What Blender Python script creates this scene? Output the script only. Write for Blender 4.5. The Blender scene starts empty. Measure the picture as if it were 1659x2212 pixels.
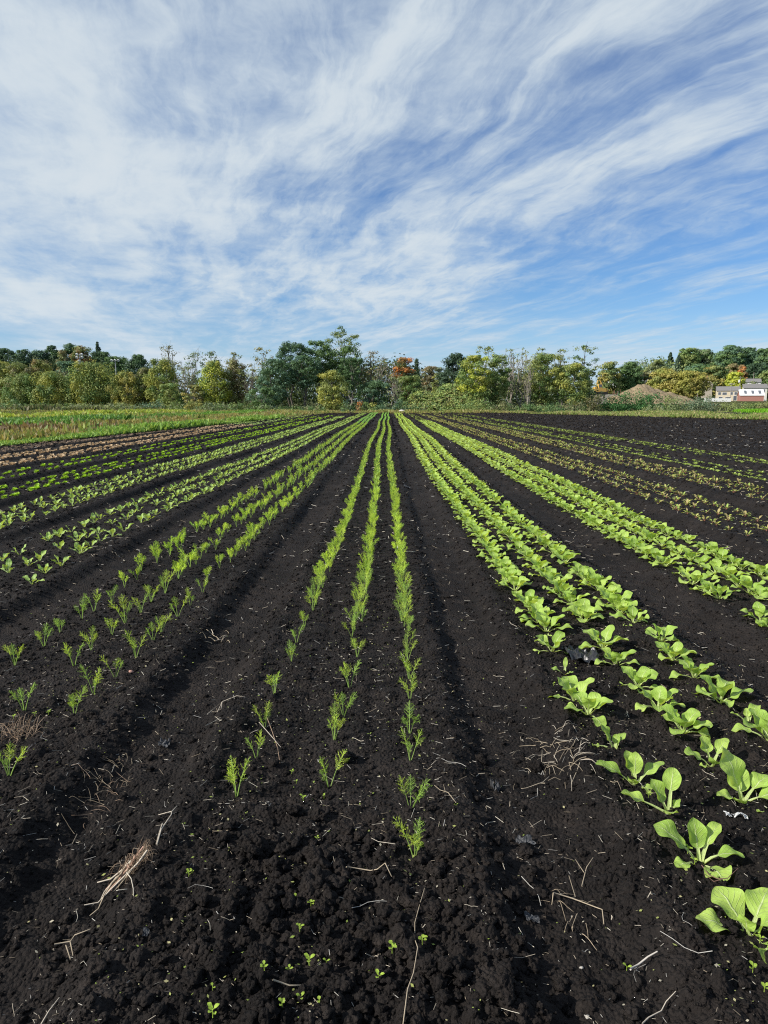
import bpy, math, random
import numpy as np
R = math.radians
scene = bpy.context.scene
scene.render.engine = 'CYCLES'
col = scene.collection

# ------------------------------------------------------------------ camera
EYE = 1.5
PITCH, YAW, FPX = R(8.75), R(0.28), 1534.0      # survey frame of 1659 x 2212 units
cam_d = bpy.data.cameras.new("camera")
cam_d.sensor_fit = 'VERTICAL'
cam_d.sensor_height = 34.6
cam_d.lens = 34.6 * FPX / 2212.0
cam_d.clip_start = 0.05
cam_d.clip_end = 6000
cam = bpy.data.objects.new("camera", cam_d)
col.objects.link(cam)
cam.location = (0, 0, EYE)
cam.rotation_euler = (math.pi / 2 - PITCH, 0, YAW)
scene.camera = cam

# ------------------------------------------------------------------ view
scene.view_settings.view_transform = 'Standard'
scene.view_settings.look = 'None'
scene.view_settings.gamma = 1.0
scene.view_settings.exposure = 0.34

scene.cycles.use_denoising = False
scene.cycles.pixel_filter_type = 'BLACKMAN_HARRIS'
scene.cycles.filter_width = 1.15
scene.cycles.max_bounces = 8
scene.cycles.transparent_max_bounces = 8

# ------------------------------------------------------------------ sun + sky
SUN_EL, SUN_AZ = R(34), R(20)                   # from the left, a little behind the viewer
to_sun = np.array([-math.cos(SUN_EL) * math.cos(SUN_AZ), -math.cos(SUN_EL) * math.sin(SUN_AZ), math.sin(SUN_EL)])
sun_d = bpy.data.lights.new("sun", 'SUN')
sun_d.energy = 5.0
sun_d.angle = R(0.6)
sun_d.color = (1.0, 0.95, 0.86)
sun = bpy.data.objects.new("sun", sun_d)
col.objects.link(sun)
from mathutils import Vector
sun.rotation_euler = Vector(to_sun).to_track_quat('Z', 'Y').to_euler()

world = bpy.data.worlds.new("World")
scene.world = world
world.use_nodes = True


class NT:
    """small helper to write node graphs"""
    def __init__(s, tree):
        s.t = tree
        for n in list(tree.nodes):
            tree.nodes.remove(n)

    def n(s, kind, **kw):
        nd = s.t.nodes.new(kind)
        for k, v in kw.items():
            setattr(nd, k, v)
        return nd

    def put(s, sock, v):
        if isinstance(v, bpy.types.NodeSocket):
            s.t.links.new(v, sock)
        else:
            sock.default_value = v

    def m(s, op, a, b=0.0, c=None, clamp=False):
        nd = s.n('ShaderNodeMath', operation=op, use_clamp=clamp)
        s.put(nd.inputs[0], a)
        s.put(nd.inputs[1], b)
        if c is not None:
            s.put(nd.inputs[2], c)
        return nd.outputs[0]

    def ss(s, x, lo, hi, to0=0.0, to1=1.0):
        nd = s.n('ShaderNodeMapRange', interpolation_type='SMOOTHSTEP')
        s.put(nd.inputs['Value'], x)
        s.put(nd.inputs['From Min'], lo)
        s.put(nd.inputs['From Max'], hi)
        s.put(nd.inputs['To Min'], to0)
        s.put(nd.inputs['To Max'], to1)
        return nd.outputs[0]

    def mix(s, f, a, b, blend='MIX'):
        nd = s.n('ShaderNodeMix', data_type='RGBA', blend_type=blend)
        s.put(nd.inputs['Factor'], f)
        s.put(nd.inputs[6], a)
        s.put(nd.inputs[7], b)
        return nd.outputs[2]

    def noise(s, vec, scale, detail=5.0, rough=0.55, dist=0.0):
        nd = s.n('ShaderNodeTexNoise')
        if vec is not None:
            s.put(nd.inputs['Vector'], vec)
        s.put(nd.inputs['Scale'], scale)
        s.put(nd.inputs['Detail'], detail)
        s.put(nd.inputs['Roughness'], rough)
        s.put(nd.inputs['Distortion'], dist)
        return nd.outputs['Fac']

    def vec(s, x, y, z=0.0):
        nd = s.n('ShaderNodeCombineXYZ')
        s.put(nd.inputs[0], x)
        s.put(nd.inputs[1], y)
        s.put(nd.inputs[2], z)
        return nd.outputs[0]


def build_sky():
    w = NT(world.node_tree)
    sky = w.n('ShaderNodeTexSky', sky_type='NISHITA')
    sky.sun_disc = False
    sky.sun_elevation = SUN_EL
    sky.sun_rotation = math.atan2(to_sun[0], to_sun[1])
    sky.altitude = 50
    sky.air_density = 1.0
    sky.dust_density = 0.3
    sky.ozone_density = 2.2
    tc = w.n('ShaderNodeTexCoord')
    sp = w.n('ShaderNodeSeparateXYZ')
    w.put(sp.inputs[0], tc.outputs['Generated'])
    x, y, z = sp.outputs
    zz = w.m('ADD', w.m('MAXIMUM', z, 0.0), 0.055)
    px, py = w.m('DIVIDE', x, zz), w.m('DIVIDE', y, zz)          # the flat cloud layer overhead
    a = R(-17)                                                   # direction the high wind combs it
    ca, sa = math.cos(a), math.sin(a)
    u = w.m('SUBTRACT', w.m('MULTIPLY', px, ca), w.m('MULTIPLY', py, sa))
    v = w.m('ADD', w.m('MULTIPLY', px, sa), w.m('MULTIPLY', py, ca))
    # slow warp so that the streaks bend
    wob = w.m('SUBTRACT', w.noise(w.vec(w.m('MULTIPLY', u, 0.55), w.m('MULTIPLY', v, 0.3), 3.1), 1.0, 2.0), 0.5)
    u2 = w.m('ADD', u, w.m('MULTIPLY', wob, 0.8))
    wob2 = w.m('SUBTRACT', w.noise(w.vec(w.m('MULTIPLY', u, 2.2), w.m('MULTIPLY', v, 0.9), 7.7), 1.0, 3.0), 0.5)
    u3 = w.m('ADD', u2, w.m('MULTIPLY', wob2, 0.25))
    wob3 = w.m('SUBTRACT', w.noise(w.vec(w.m('MULTIPLY', u, 3.0), w.m('MULTIPLY', v, 2.6), 2.2), 1.0, 4.0), 0.5)
    u4 = w.m('ADD', u3, w.m('MULTIPLY', wob3, 0.17))
    # thin combed fibres
    rid = w.m('ABSOLUTE', w.m('SUBTRACT', w.noise(w.vec(w.m('MULTIPLY', u4, 3.4), w.m('MULTIPLY', v, 0.75), 31.0), 1.0, 6.0, 0.6), 0.5))
    fib = w.ss(rid, 0.0, 0.13, 1.0, 0.0)
    big = w.noise(w.vec(w.m('MULTIPLY', u2, 0.75), w.m('MULTIPLY', v, 0.40), 11.3), 1.0, 5.0, 0.5)
    mid = w.noise(w.vec(w.m('MULTIPLY', u3, 1.9), w.m('MULTIPLY', v, 0.90), 21.7), 1.0, 8.0, 0.6)
    fine = w.noise(w.vec(w.m('MULTIPLY', u4, 8.0), w.m('MULTIPLY', v, 1.5), 5.2), 1.0, 10.0, 0.68)
    puff = w.noise(w.vec(px, py, 1.5), 4.5, 7.0, 0.6, 0.3)
    s = w.m('ADD', w.m('MULTIPLY', w.m('SUBTRACT', big, 0.5), 1.45), w.m('MULTIPLY', mid, 0.85))
    s = w.m('ADD', s, 0.5)
    s = w.m('ADD', s, w.m('MULTIPLY', w.m('SUBTRACT', fine, 0.5), w.ss(u, -0.8, 0.9, 0.22, 0.55)))
    s = w.m('ADD', s, w.m('MULTIPLY', w.m('MULTIPLY', fib, 0.15), w.ss(u, -1.0, 0.8, 0.35, 1.0)))
    s = w.m('ADD', s, 0.15)
    s = w.m('ADD', s, w.m('MULTIPLY', puff, 0.36))
    # the veil is thicker towards the left of the field
    s = w.m('ADD', s, w.ss(u, -0.8, 2.4, 0.10, -0.04))
    mask = w.ss(s, 0.99, 1.72)
    mask = w.m('ADD', w.m('MULTIPLY', mask, 0.86), 0.07, clamp=True)
    # clear sky: the physical sky, a little bluer near the skyline
    tint = w.mix(w.ss(z, 0.0, 0.45), (0.44, 0.72, 1.00, 1), (0.48, 0.67, 0.96, 1))
    tint = w.mix(1.0, sky.outputs[0], tint, 'MULTIPLY')
    cloud = w.mix(w.ss(s, 1.10, 1.95), (4.1, 5.1, 6.0, 1), (5.7, 6.2, 6.5, 1))
    c = w.mix(mask, tint, cloud)
    # pale haze low over the land
    c = w.mix(w.ss(z, 0.0, 0.16, 0.5, 0.0), c, (4.9, 5.7, 6.7, 1))
    bg = w.n('ShaderNodeBackground')
    w.put(bg.inputs['Color'], c)
    bg.inputs['Strength'].default_value = 0.1
    out = w.n('ShaderNodeOutputWorld')
    w.put(out.inputs[0], bg.outputs[0])


build_sky()

# ------------------------------------------------------------------ helpers
rng = np.random.default_rng(20241)
rnd = random.Random(77)


def ray(px, py):
    """direction of the sight line through a point of the survey frame"""
    cx, cy = (px - 829.5) / FPX, (1106.0 - py) / FPX
    d = np.array([cx, math.cos(PITCH) + cy * math.sin(PITCH), -math.sin(PITCH) + cy * math.cos(PITCH)])
    c, s = math.cos(YAW), math.sin(YAW)
    return np.array([c * d[0] - s * d[1], s * d[0] + c * d[1], d[2]])


def at(px, py, z=0.0):
    """ground point sighted at a survey point"""
    d = ray(px, py)
    t = (z - EYE) / d[2]
    return float(d[0] * t), float(d[1] * t)


def at_y(px, py, Y):
    """(x, z) of what is sighted at a survey point, standing Y metres away"""
    d = ray(px, py)
    t = Y / d[1]
    return float(d[0] * t), float(EYE + d[2] * t)


def tag(o, label=None, cat=None, group=None, kind=None):
    if label:
        o['label'] = label
    if cat:
        o['category'] = cat
    if group:
        o['group'] = group
    if kind:
        o['kind'] = kind
    return o


def link(name, data, parent=None):
    o = bpy.data.objects.new(name, data)
    col.objects.link(o)
    if parent is not None:
        o.parent = parent
    return o


def empty(name, loc=(0, 0, 0), rz=0.0):
    o = link(name, None)
    o.empty_display_size = 0.1
    o.location = loc
    o.rotation_euler = (0, 0, rz)
    return o


def copy_tree(o, parent=None):
    c = o.copy()
    col.objects.link(c)
    if parent is not None:
        c.parent = parent
    for ch in list(o.children):
        copy_tree(ch, c)
    return c


class MB:
    """mesh buffer: blocks of vertices and faces, one colour per face, optional uv per vertex"""
    def __init__(s):
        s.v, s.f, s.c, s.uv, s.n, s.mi = [], [], [], [], 0, []

    def add(s, v, f, c=(0.5, 0.5, 0.5), uv=None, mi=0):
        v = np.asarray(v, float).reshape(-1, 3)
        f = np.asarray(f, np.int64)
        c = np.asarray(c, float)
        if c.ndim == 1:
            c = np.tile(c, (len(f), 1))
        s.v.append(v)
        s.f.append(f + s.n)
        s.c.append(c)
        s.uv.append(np.zeros((len(v), 2)) if uv is None else np.asarray(uv, float))
        s.mi.append(np.full(len(f), mi))
        s.n += len(v)
        return s

    def quadset(s, p):
        """p: (n,4,3) loose quads"""
        return np.asarray(p).reshape(-1, 3), np.arange(len(p) * 4).reshape(-1, 4)

    def box(s, x0, x1, y0, y1, z0, z1, c=(.5, .5, .5), mi=0):
        v = [(x, y, z) for z in (z0, z1) for y in (y0, y1) for x in (x0, x1)]
        f = [(0, 2, 3, 1), (4, 5, 7, 6), (0, 1, 5, 4), (2, 6, 7, 3), (0, 4, 6, 2), (1, 3, 7, 5)]
        return s.add(v, f, c, mi=mi)

    def tube(s, pts, rad, sides=5, c=(.5, .5, .5), cap=True, mi=0):
        pts = np.asarray(pts, float)
        n = len(pts)
        rad = np.full(n, rad) if np.isscalar(rad) else np.asarray(rad, float)
        t = np.gradient(pts, axis=0)
        t /= np.linalg.norm(t, axis=1)[:, None] + 1e-12
        ref = np.array([0.0, 0.0, 1.0]) if abs(t[0, 2]) < 0.9 else np.array([1.0, 0, 0])
        a = np.cross(t, ref)
        a /= np.linalg.norm(a, axis=1)[:, None] + 1e-12
        b = np.cross(t, a)
        ang = np.arange(sides) * 2 * math.pi / sides
        v = pts[:, None] + rad[:, None, None] * (a[:, None] * np.cos(ang)[None, :, None] + b[:, None] * np.sin(ang)[None, :, None])
        i = np.arange(n - 1)[:, None] * sides
        k = np.arange(sides)[None]
        k2 = (k + 1) % sides
        f = np.stack([i + k, i + k2, i + sides + k2, i + sides + k], -1).reshape(-1, 4)
        s.add(v.reshape(-1, 3), f, c, mi=mi)
        if cap:
            for e in (0, n - 1):
                o = s.n - n * sides + e * sides
                s.f.append(np.array([[o, o + 1, o + sides // 2, o + sides - 1]]))
                s.c.append(np.asarray(c if np.ndim(c) == 1 else c[:1], float).reshape(1, -1))
                s.mi.append(np.full(1, mi))
        return s

    def arrays(s):
        return np.concatenate(s.v), s.f, s.c, np.concatenate(s.uv), s.mi

    def mesh(s, name, mat, smooth=False):
        v = np.concatenate(s.v)
        me = bpy.data.meshes.new(name)
        me.vertices.add(len(v))
        me.vertices.foreach_set('co', v.astype(np.float32).ravel())
        loops = np.concatenate([f.ravel() for f in s.f])
        tot = np.concatenate([np.full(len(f), f.shape[1]) for f in s.f])
        start = np.concatenate([[0], np.cumsum(tot)[:-1]])
        me.loops.add(len(loops))
        me.loops.foreach_set('vertex_index', loops.astype(np.int32))
        me.polygons.add(len(tot))
        me.polygons.foreach_set('loop_start', start.astype(np.int32))
        me.polygons.foreach_set('use_smooth', np.full(len(tot), bool(smooth)))
        mi = np.concatenate(s.mi)
        if mi.any():
            me.polygons.foreach_set('material_index', mi.astype(np.int32))
        c = np.concatenate([x if x.shape[1] == 3 else x[:, :3] for x in s.c])
        a = me.attributes.new('col', 'FLOAT_COLOR', 'FACE')
        a.data.foreach_set('color', np.concatenate([c, np.ones((len(c), 1))], 1).astype(np.float32).ravel())
        uv = np.concatenate(s.uv)
        if uv.any():
            l = me.uv_layers.new(name='UVMap')
            l.data.foreach_set('uv', uv[loops].astype(np.float32).ravel())
        me.update(calc_edges=True)
        for m in (mat if isinstance(mat, (list, tuple)) else [mat]):
            me.materials.append(m)
        return me

    def obj(s, name, mat, parent=None, smooth=False):
        return link(name, s.mesh(name, mat, smooth), parent)


def replicate(dst, src, pos, rz, sc, tint=None, tilt=None):
    """append many turned, scaled copies of a small mesh buffer to another (for what nobody could count)"""
    v, fl, cl, uv, ml = src.arrays()
    n = len(pos)
    if n == 0:
        return
    c, s = np.cos(rz)[:, None], np.sin(rz)[:, None]
    sc = np.asarray(sc)[:, None]
    x = (v[None, :, 0] * c - v[None, :, 1] * s) * sc + pos[:, 0:1]
    y = (v[None, :, 0] * s + v[None, :, 1] * c) * sc + pos[:, 1:2]
    z = v[None, :, 2] * sc + pos[:, 2:3]
    vv = np.stack([x, y, z], -1).reshape(-1, 3)
    base = dst.n
    dst.v.append(vv)
    dst.uv.append(np.tile(uv, (n, 1)))
    off = (np.arange(n) * len(v))[:, None, None]
    for f, cc, m in zip(fl, cl, ml):
        dst.f.append((f[None] + off + base).reshape(-1, f.shape[1]))
        ct = np.tile(cc[None, :, :3], (n, 1, 1))
        if tint is not None:
            ct = ct * tint[:, None, :]
        dst.c.append(ct.reshape(-1, 3))
        dst.mi.append(np.tile(m, n))
    dst.n += len(vv)


def hsh(ix, iy, seed):
    h = (ix.astype(np.int64) * 374761393 + iy.astype(np.int64) * 668265263 + seed * 1442695041) & 0xFFFFFFFF
    h = ((h ^ (h >> 13)) * 1274126177) & 0xFFFFFFFF
    h = ((h ^ (h >> 16)) * 2246822519) & 0xFFFFFFFF
    return ((h ^ (h >> 15)) & 0xFFFFFF) / float(0x1000000)


def vnoise(x, y, seed=0):
    ix, iy = np.floor(x), np.floor(y)
    fx, fy = x - ix, y - iy
    fx, fy = fx * fx * (3 - 2 * fx), fy * fy * (3 - 2 * fy)
    a, b = hsh(ix, iy, seed), hsh(ix + 1, iy, seed)
    c, d = hsh(ix, iy + 1, seed), hsh(ix + 1, iy + 1, seed)
    return (a * (1 - fx) + b * fx) * (1 - fy) + (c * (1 - fx) + d * fx) * fy - 0.5


def sstep(x, a, b):
    t = np.clip((x - a) / (b - a), 0, 1)
    return t * t * (3 - 2 * t)


def clods(x, y, cell, seed, fill=0.7, rmin=0.25, rmax=0.62):
    """height of rounded lumps, one per jittered cell"""
    u, v = x / cell, y / cell
    ix, iy = np.floor(u), np.floor(v)
    out = np.zeros_like(x)
    for dx in (-1, 0, 1):
        for dy in (-1, 0, 1):
            cx, cy = ix + dx, iy + dy
            jx, jy = cx + hsh(cx, cy, seed), cy + hsh(cx, cy, seed + 1)
            r0 = hsh(cx, cy, seed + 2)
            r = np.where(hsh(cx, cy, seed + 3) < fill, rmin + (rmax - rmin) * r0 * r0, 0.0)
            sq = 0.65 + 0.7 * hsh(cx, cy, seed + 4)
            d2 = ((u - jx) * sq) ** 2 + ((v - jy) / sq) ** 2
            h = np.sqrt(np.maximum(r * r - d2, 0.0))
            out = np.maximum(out, h)
    return out * cell


# ------------------------------------------------------------------ materials
def nodes(name):
    m = bpy.data.materials.new(name)
    m.use_nodes = True
    t = NT(m.node_tree)
    out = t.n('ShaderNodeOutputMaterial')
    return m, t, out


def principled(t, out, color, rough=0.8, spec=0.3, bump=None, bump_d=0.01, strength=1.0):
    p = t.n('ShaderNodeBsdfPrincipled')
    t.put(p.inputs['Base Color'], color)
    t.put(p.inputs['Roughness'], rough)
    t.put(p.inputs['Specular IOR Level'], spec)
    if bump is not None:
        b = t.n('ShaderNodeBump')
        b.inputs['Strength'].default_value = strength
        b.inputs['Distance'].default_value = bump_d
        t.put(b.inputs['Height'], bump)
        t.put(p.inputs['Normal'], b.outputs[0])
    t.put(out.inputs[0], p.outputs[0])
    return p


def leafy(name, rough=0.55, spec=0.25, trans=0.35, tcol=(1.2, 1.15, 0.6), var=0.25):
    """leaf matter coloured by the mesh's own face colours, lets light through"""
    m, t, out = nodes(name)
    a = t.n('ShaderNodeAttribute', attribute_name='col')
    oi = t.n('ShaderNodeObjectInfo')
    k = t.m('ADD', t.m('MULTIPLY', oi.outputs['Random'], var), 1.0 - var / 2)
    sc = t.n('ShaderNodeVectorMath', operation='SCALE')
    t.put(sc.inputs[0], a.outputs['Color'])
    t.put(sc.inputs['Scale'], k)
    c = sc.outputs[0]
    p = principled(t, out, c, rough, spec)
    tr = t.n('ShaderNodeBsdfTranslucent')
    t.put(tr.inputs['Color'], t.mix(1.0, c, (*tcol, 1), 'MULTIPLY'))
    mx = t.n('ShaderNodeMixShader')
    mx.inputs[0].default_value = trans
    t.put(mx.inputs[1], p.outputs[0])
    t.put(mx.inputs[2], tr.outputs[0])
    t.put(out.inputs[0], mx.outputs[0])
    return m


def broadleaf(name, green, green2, vein, stalk, trans=0.40, rough=0.5, nveins=6.0, split=0.3):
    """cabbage-family leaf: pale stalk and midrib, side veins, slight blister"""
    m, t, out = nodes(name)
    uvn = t.n('ShaderNodeUVMap')
    sp = t.n('ShaderNodeSeparateXYZ')
    t.put(sp.inputs[0], uvn.outputs[0])
    u, v = sp.outputs[0], sp.outputs[1]
    au = t.m('ABSOLUTE', t.m('SUBTRACT', u, 0.5))
    tt = t.m('DIVIDE', t.m('SUBTRACT', v, split), 1.0 - split)
    w = t.m('MULTIPLY', t.m('SUBTRACT', 1.12, tt), 0.045)
    mid = t.ss(t.m('DIVIDE', au, w), 0.4, 1.3, 1.0, 0.0)
    tc = t.n('ShaderNodeTexCoord')
    nz = t.noise(tc.outputs['Object'], 55.0, 4.0)
    q = t.m('ADD', t.m('MULTIPLY', t.m('SUBTRACT', tt, t.m('MULTIPLY', au, 0.75)), nveins), t.m('MULTIPLY', nz, 0.35))
    fr = t.m('ABSOLUTE', t.m('SUBTRACT', t.m('FRACT', q), 0.5))
    side = t.m('MULTIPLY', t.ss(fr, 0.02, 0.10, 1.0, 0.0), t.ss(au, 0.30, 0.48, 0.75, 0.1))
    stem = t.ss(v, split - 0.03, split + 0.05, 1.0, 0.0)
    oi = t.n('ShaderNodeObjectInfo')
    big = t.noise(tc.outputs['Object'], 14.0, 3.0)
    base = t.mix(t.m('ADD', t.m('MULTIPLY', big, 0.8), t.m('MULTIPLY', t.m('SUBTRACT', oi.outputs['Random'], 0.5), 0.7), clamp=True), (*green, 1), (*green2, 1))
    c = t.mix(t.m('MULTIPLY', side, 0.55), base, (*vein, 1))
    c = t.mix(mid, c, (*vein, 1))
    c = t.mix(stem, c, (*stalk, 1))
    # yellowed patches, mostly towards the rim, and a few brown specks
    worn = t.m('MULTIPLY', t.ss(t.noise(tc.outputs['Object'], 26.0, 3.0), 0.56, 0.74), t.ss(t.m('ADD', au, t.m('MULTIPLY', tt, 0.35)), 0.25, 0.7))
    c = t.mix(t.m('MULTIPLY', worn, 0.55), c, (0.52, 0.52, 0.13, 1))
    speck = t.ss(t.noise(tc.outputs['Object'], 210.0, 2.0), 0.70, 0.76)
    c = t.mix(t.m('MULTIPLY', speck, 0.5), c, (0.16, 0.14, 0.06, 1))
    hgt = t.m('SUBTRACT', t.m('MULTIPLY', t.noise(tc.outputs['Object'], 70.0, 3.0), 1.6), t.m('ADD', side, mid))
    p = principled(t, out, c, rough, 0.35, hgt, 0.003, 0.7)
    tr = t.n('ShaderNodeBsdfTranslucent')
    t.put(tr.inputs['Color'], t.mix(1.0, c, (1.35, 1.2, 0.5, 1), 'MULTIPLY'))
    mx = t.n('ShaderNodeMixShader')
    mx.inputs[0].default_value = trans
    t.put(mx.inputs[1], p.outputs[0])
    t.put(mx.inputs[2], tr.outputs[0])
    t.put(out.inputs[0], mx.outputs[0])
    return m


def attr_mat(name, rough=0.8, spec=0.2, nscale=20.0, amount=0.25, bump_d=0.0):
    """matter coloured by face colours with a mottled variation of its own"""
    m, t, out = nodes(name)
    a = t.n('ShaderNodeAttribute', attribute_name='col')
    tc = t.n('ShaderNodeTexCoord')
    nz = t.noise(tc.outputs['Object'], nscale, 5.0, 0.6)
    sc = t.n('ShaderNodeVectorMath', operation='SCALE')
    t.put(sc.inputs[0], a.outputs['Color'])
    t.put(sc.inputs['Scale'], t.m('ADD', t.m('MULTIPLY', nz, amount * 2), 1.0 - amount))
    principled(t, out, sc.outputs[0], rough, spec, nz if bump_d else None, bump_d or 0.01)
    return m


def soil_material(name='soil'):
    m, t, out = nodes(name)
    geo = t.n('ShaderNodeNewGeometry')
    P = geo.outputs['Position']
    big = t.noise(P, 0.7, 5.0)
    md = t.noise(P, 9.0, 6.0, 0.65)
    fine = t.noise(P, 160.0, 4.0, 0.7)
    c = t.mix(t.ss(big, 0.35, 0.65), (0.0140, 0.0120, 0.0113, 1), (0.0235, 0.0193, 0.0175, 1))
    c = t.mix(t.ss(md, 0.48, 0.75), c, (0.0400, 0.0325, 0.0285, 1))
    # patches where the surface has dried to a crust
    dry = t.m('MULTIPLY', t.ss(t.noise(P, 2.3, 6.0, 0.6), 0.50, 0.68), 0.45)
    c = t.mix(dry, c, (0.040, 0.034, 0.031, 1))
    # dry crumbs, paler
    c = t.mix(t.m('MULTIPLY', t.ss(fine, 0.60, 0.78), 0.5), c, (0.085, 0.077, 0.072, 1))
    h = t.m('ADD', t.m('MULTIPLY', fine, 0.30), t.m('MULTIPLY', t.noise(P, 55.0, 5.0, 0.65), 1.0))
    vor = t.n('ShaderNodeTexVoronoi', feature='F1')
    t.put(vor.inputs['Vector'], P)
    vor.inputs['Scale'].default_value = 75.0
    h = t.m('SUBTRACT', h, t.m('MULTIPLY', vor.outputs['Distance'], 0.9))
    principled(t, out, c, 0.92, 0.12, h, 0.022, 1.0)
    return m


M_SOIL = soil_material()
M_LEAF = leafy('leaf')
M_CROWN = leafy('crown_leaf', 0.6, 0.2, 0.25, (1.1, 1.1, 0.7), 0.08)
M_PALE = leafy('pale_leaf', 0.6, 0.2, 0.3, (1.02, 1.0, 0.9), 0.2)
M_FROND = leafy('frond', 0.5, 0.2, 0.45, (1.2, 1.15, 0.35), 0.3)
M_BARK = attr_mat('bark', 0.9, 0.1, 6.0, 0.35)
M_STRAW = attr_mat('straw', 0.75, 0.2, 60.0, 0.3)
M_CLOD = None
M_BOK = broadleaf('bok_choy_leaf', (0.33, 0.51, 0.085), (0.53, 0.70, 0.15), (0.64, 0.75, 0.34), (0.62, 0.74, 0.30))
M_KALE = broadleaf('kale_leaf', (0.34, 0.52, 0.12), (0.50, 0.66, 0.15), (0.62, 0.72, 0.34), (0.52, 0.66, 0.25), 0.3, 0.45, 5.0)
M_GENERIC = attr_mat('painted_matter', 0.6, 0.3, 8.0, 0.12)


def flat_mat(name, color, rough=0.7, spec=0.3, scale=8.0, amt=0.2, bump_d=0.0, metal=0.0):
    m, t, out = nodes(name)
    tc = t.n('ShaderNodeTexCoord')
    nz = t.noise(tc.outputs['Object'], scale, 6.0, 0.6)
    lo = tuple(x * (1 - amt) for x in color)
    hi = tuple(min(1, x * (1 + amt)) for x in color)
    c = t.mix(nz, (*lo, 1), (*hi, 1))
    p = principled(t, out, c, rough, spec, nz if bump_d else None, bump_d or 0.01)
    p.inputs['Metallic'].default_value = metal
    return m

# ------------------------------------------------------------------ the land
BED = [-12.15, -10.65, -9.35, -7.95, -6.45, -4.9, -3.35, -1.82, -0.237, 1.34, 2.93, 4.45, 6.1, 7.6, 9.4]
TRACK = sorted([(a + b) / 2 for a, b in zip(BED[:-1], BED[1:])] + [-12.95, 10.25])
FIELD_Y = 104.5


def edge_left(y):
    """where the crops end and the grass verge begins"""
    return -13.0 + (y - 24.0) * 0.066


def edge_far(x):
    return np.where(x > 17, 101.0 - (x - 17.0) * 2.45, np.where(x < -7, 104.0, 104.0 - (x + 7.0) * 0.12))


def soil_h(x, y, step):
    """height of the worked soil; step is the finest detail worth having there"""
    h = 0.03 * vnoise(x * 0.5, y * 0.33, 3)
    wig = 0.05 * vnoise(x * 0.0 + 0.5, y * 0.35, 8)
    for c in TRACK:
        d = np.abs(x - c - wig)
        dep = 0.058 + 0.035 * vnoise(y * 0.4, y * 0 + c, 5)
        h = h - dep * (1 - sstep(d, 0.10, 0.25))
        h = h + 0.022 * np.exp(-((d - 0.29) / 0.06) ** 2)
        # lug prints of the tractor tyre
        lug = np.sin(y * 32 + np.sign(x - c) * d * 30)
        h = h + 0.006 * lug * (1 - sstep(d, 0.08, 0.16)) * sstep(vnoise(x * 0.8, y * 0.5, 6), -0.25, 0.2) * (step < 0.05)
    # shallow groove beside each planted row
    for c in BED:
        for o in (-0.165, 0.165):
            h = h - 0.010 * np.exp(-((x - c - o - 0.5 * wig) / 0.045) ** 2)
    a = lambda cell: np.clip(1.6 - step / (0.22 * cell), 0, 1)
    h = h + 0.018 * vnoise(x * 3.0, y * 3.0, 11)
    h = h + 0.016 * vnoise(x * 9.0, y * 9.0, 12) * a(0.11)
    h = h + 0.018 * vnoise(x * 21, y * 21, 13) * a(0.05)
    rough = 0.45 + 0.55 * sstep(vnoise(x * 0.9, y * 0.7, 15), -0.22, 0.25)
    # the unworked headland by the camera is full of clods
    head = np.exp(-(((x + 0.12) / 0.62) ** 2)) * (1 - sstep(y, 1.9, 2.7))
    rough = np.maximum(rough, head * 1.5)
    # tyre bottoms are pressed smooth
    for c in TRACK:
        rough = rough * (1 - 0.55 * (1 - sstep(np.abs(x - c), 0.1, 0.25)))
    h = h + clods(x, y, 0.21, 31, 0.30 + 0.0 * x, 0.16, 0.36) * 0.6 * a(0.16) * np.clip(head * 1.4 + 0.12, 0, 1)
    h = h + clods(x, y, 0.085, 41, 0.5, 0.16, 0.46) * 0.8 * rough * a(0.085)
    h = h + clods(x, y, 0.038, 51, 0.75, 0.2, 0.58) * 0.95 * rough * a(0.038)
    h = h + clods(x + 3.3, y, 0.018, 61, 0.8, 0.22, 0.62) * 1.0 * (0.4 + 0.6 * rough) * a(0.018)
    return h


def ground_z(x, y):
    x, y = np.atleast_1d(np.asarray(x, float)), np.atleast_1d(np.asarray(y, float))
    return soil_h(x, y, np.maximum(0.003, 0.0035 * y))


def gz(x, y):
    return float(ground_z(x, y)[0])


def grid_mesh(name, X, Y, Z, mat, smooth=True):
    n, m = X.shape
    v = np.stack([X, Y, Z], -1).reshape(-1, 3)
    i = np.arange(n - 1)[:, None] * m + np.arange(m - 1)[None]
    f = np.stack([i, i + 1, i + m + 1, i + m], -1).reshape(-1, 4)
    b = MB()
    b.add(v, f, (0.5, 0.5, 0.5))
    return b.obj(name, mat, smooth=smooth)


def build_field():
    nd, nt = 1500, 760
    d = 0.95 * (113.0 / 0.95) ** (np.linspace(0, 1, nd))
    t = np.linspace(-1, 1, nt)
    t = 0.8 * t + 0.2 * t ** 3
    D, T = np.meshgrid(d, t, indexing='ij')
    X = T * (D * 0.86 + 0.9)
    Y = D
    step = np.maximum(0.0030 * D, 0.0026 * (D * 0.86 + 0.9))
    Z = soil_h(X, Y, step)
    o = grid_mesh('field_soil', X, Y, Z, M_SOIL)
    tag(o, 'black muck soil of the vegetable field with wheel tracks', 'soil', kind='structure')


def terrain(x, y):
    """the land beyond the field: flat, then rising to wooded hills"""
    h = -0.12 + 0.0 * x
    r = sstep(x - 0.12 * y, 15, 60)
    h = h + 2.3 * r * sstep(y, 165, 300)
    h = h + 19.0 * sstep(x - 0.25 * y, -25, 60) * sstep(y, 320, 480)
    h = h + 6.5 * sstep(-x, 20, 110) * sstep(y, 170, 290)
    return h


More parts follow.
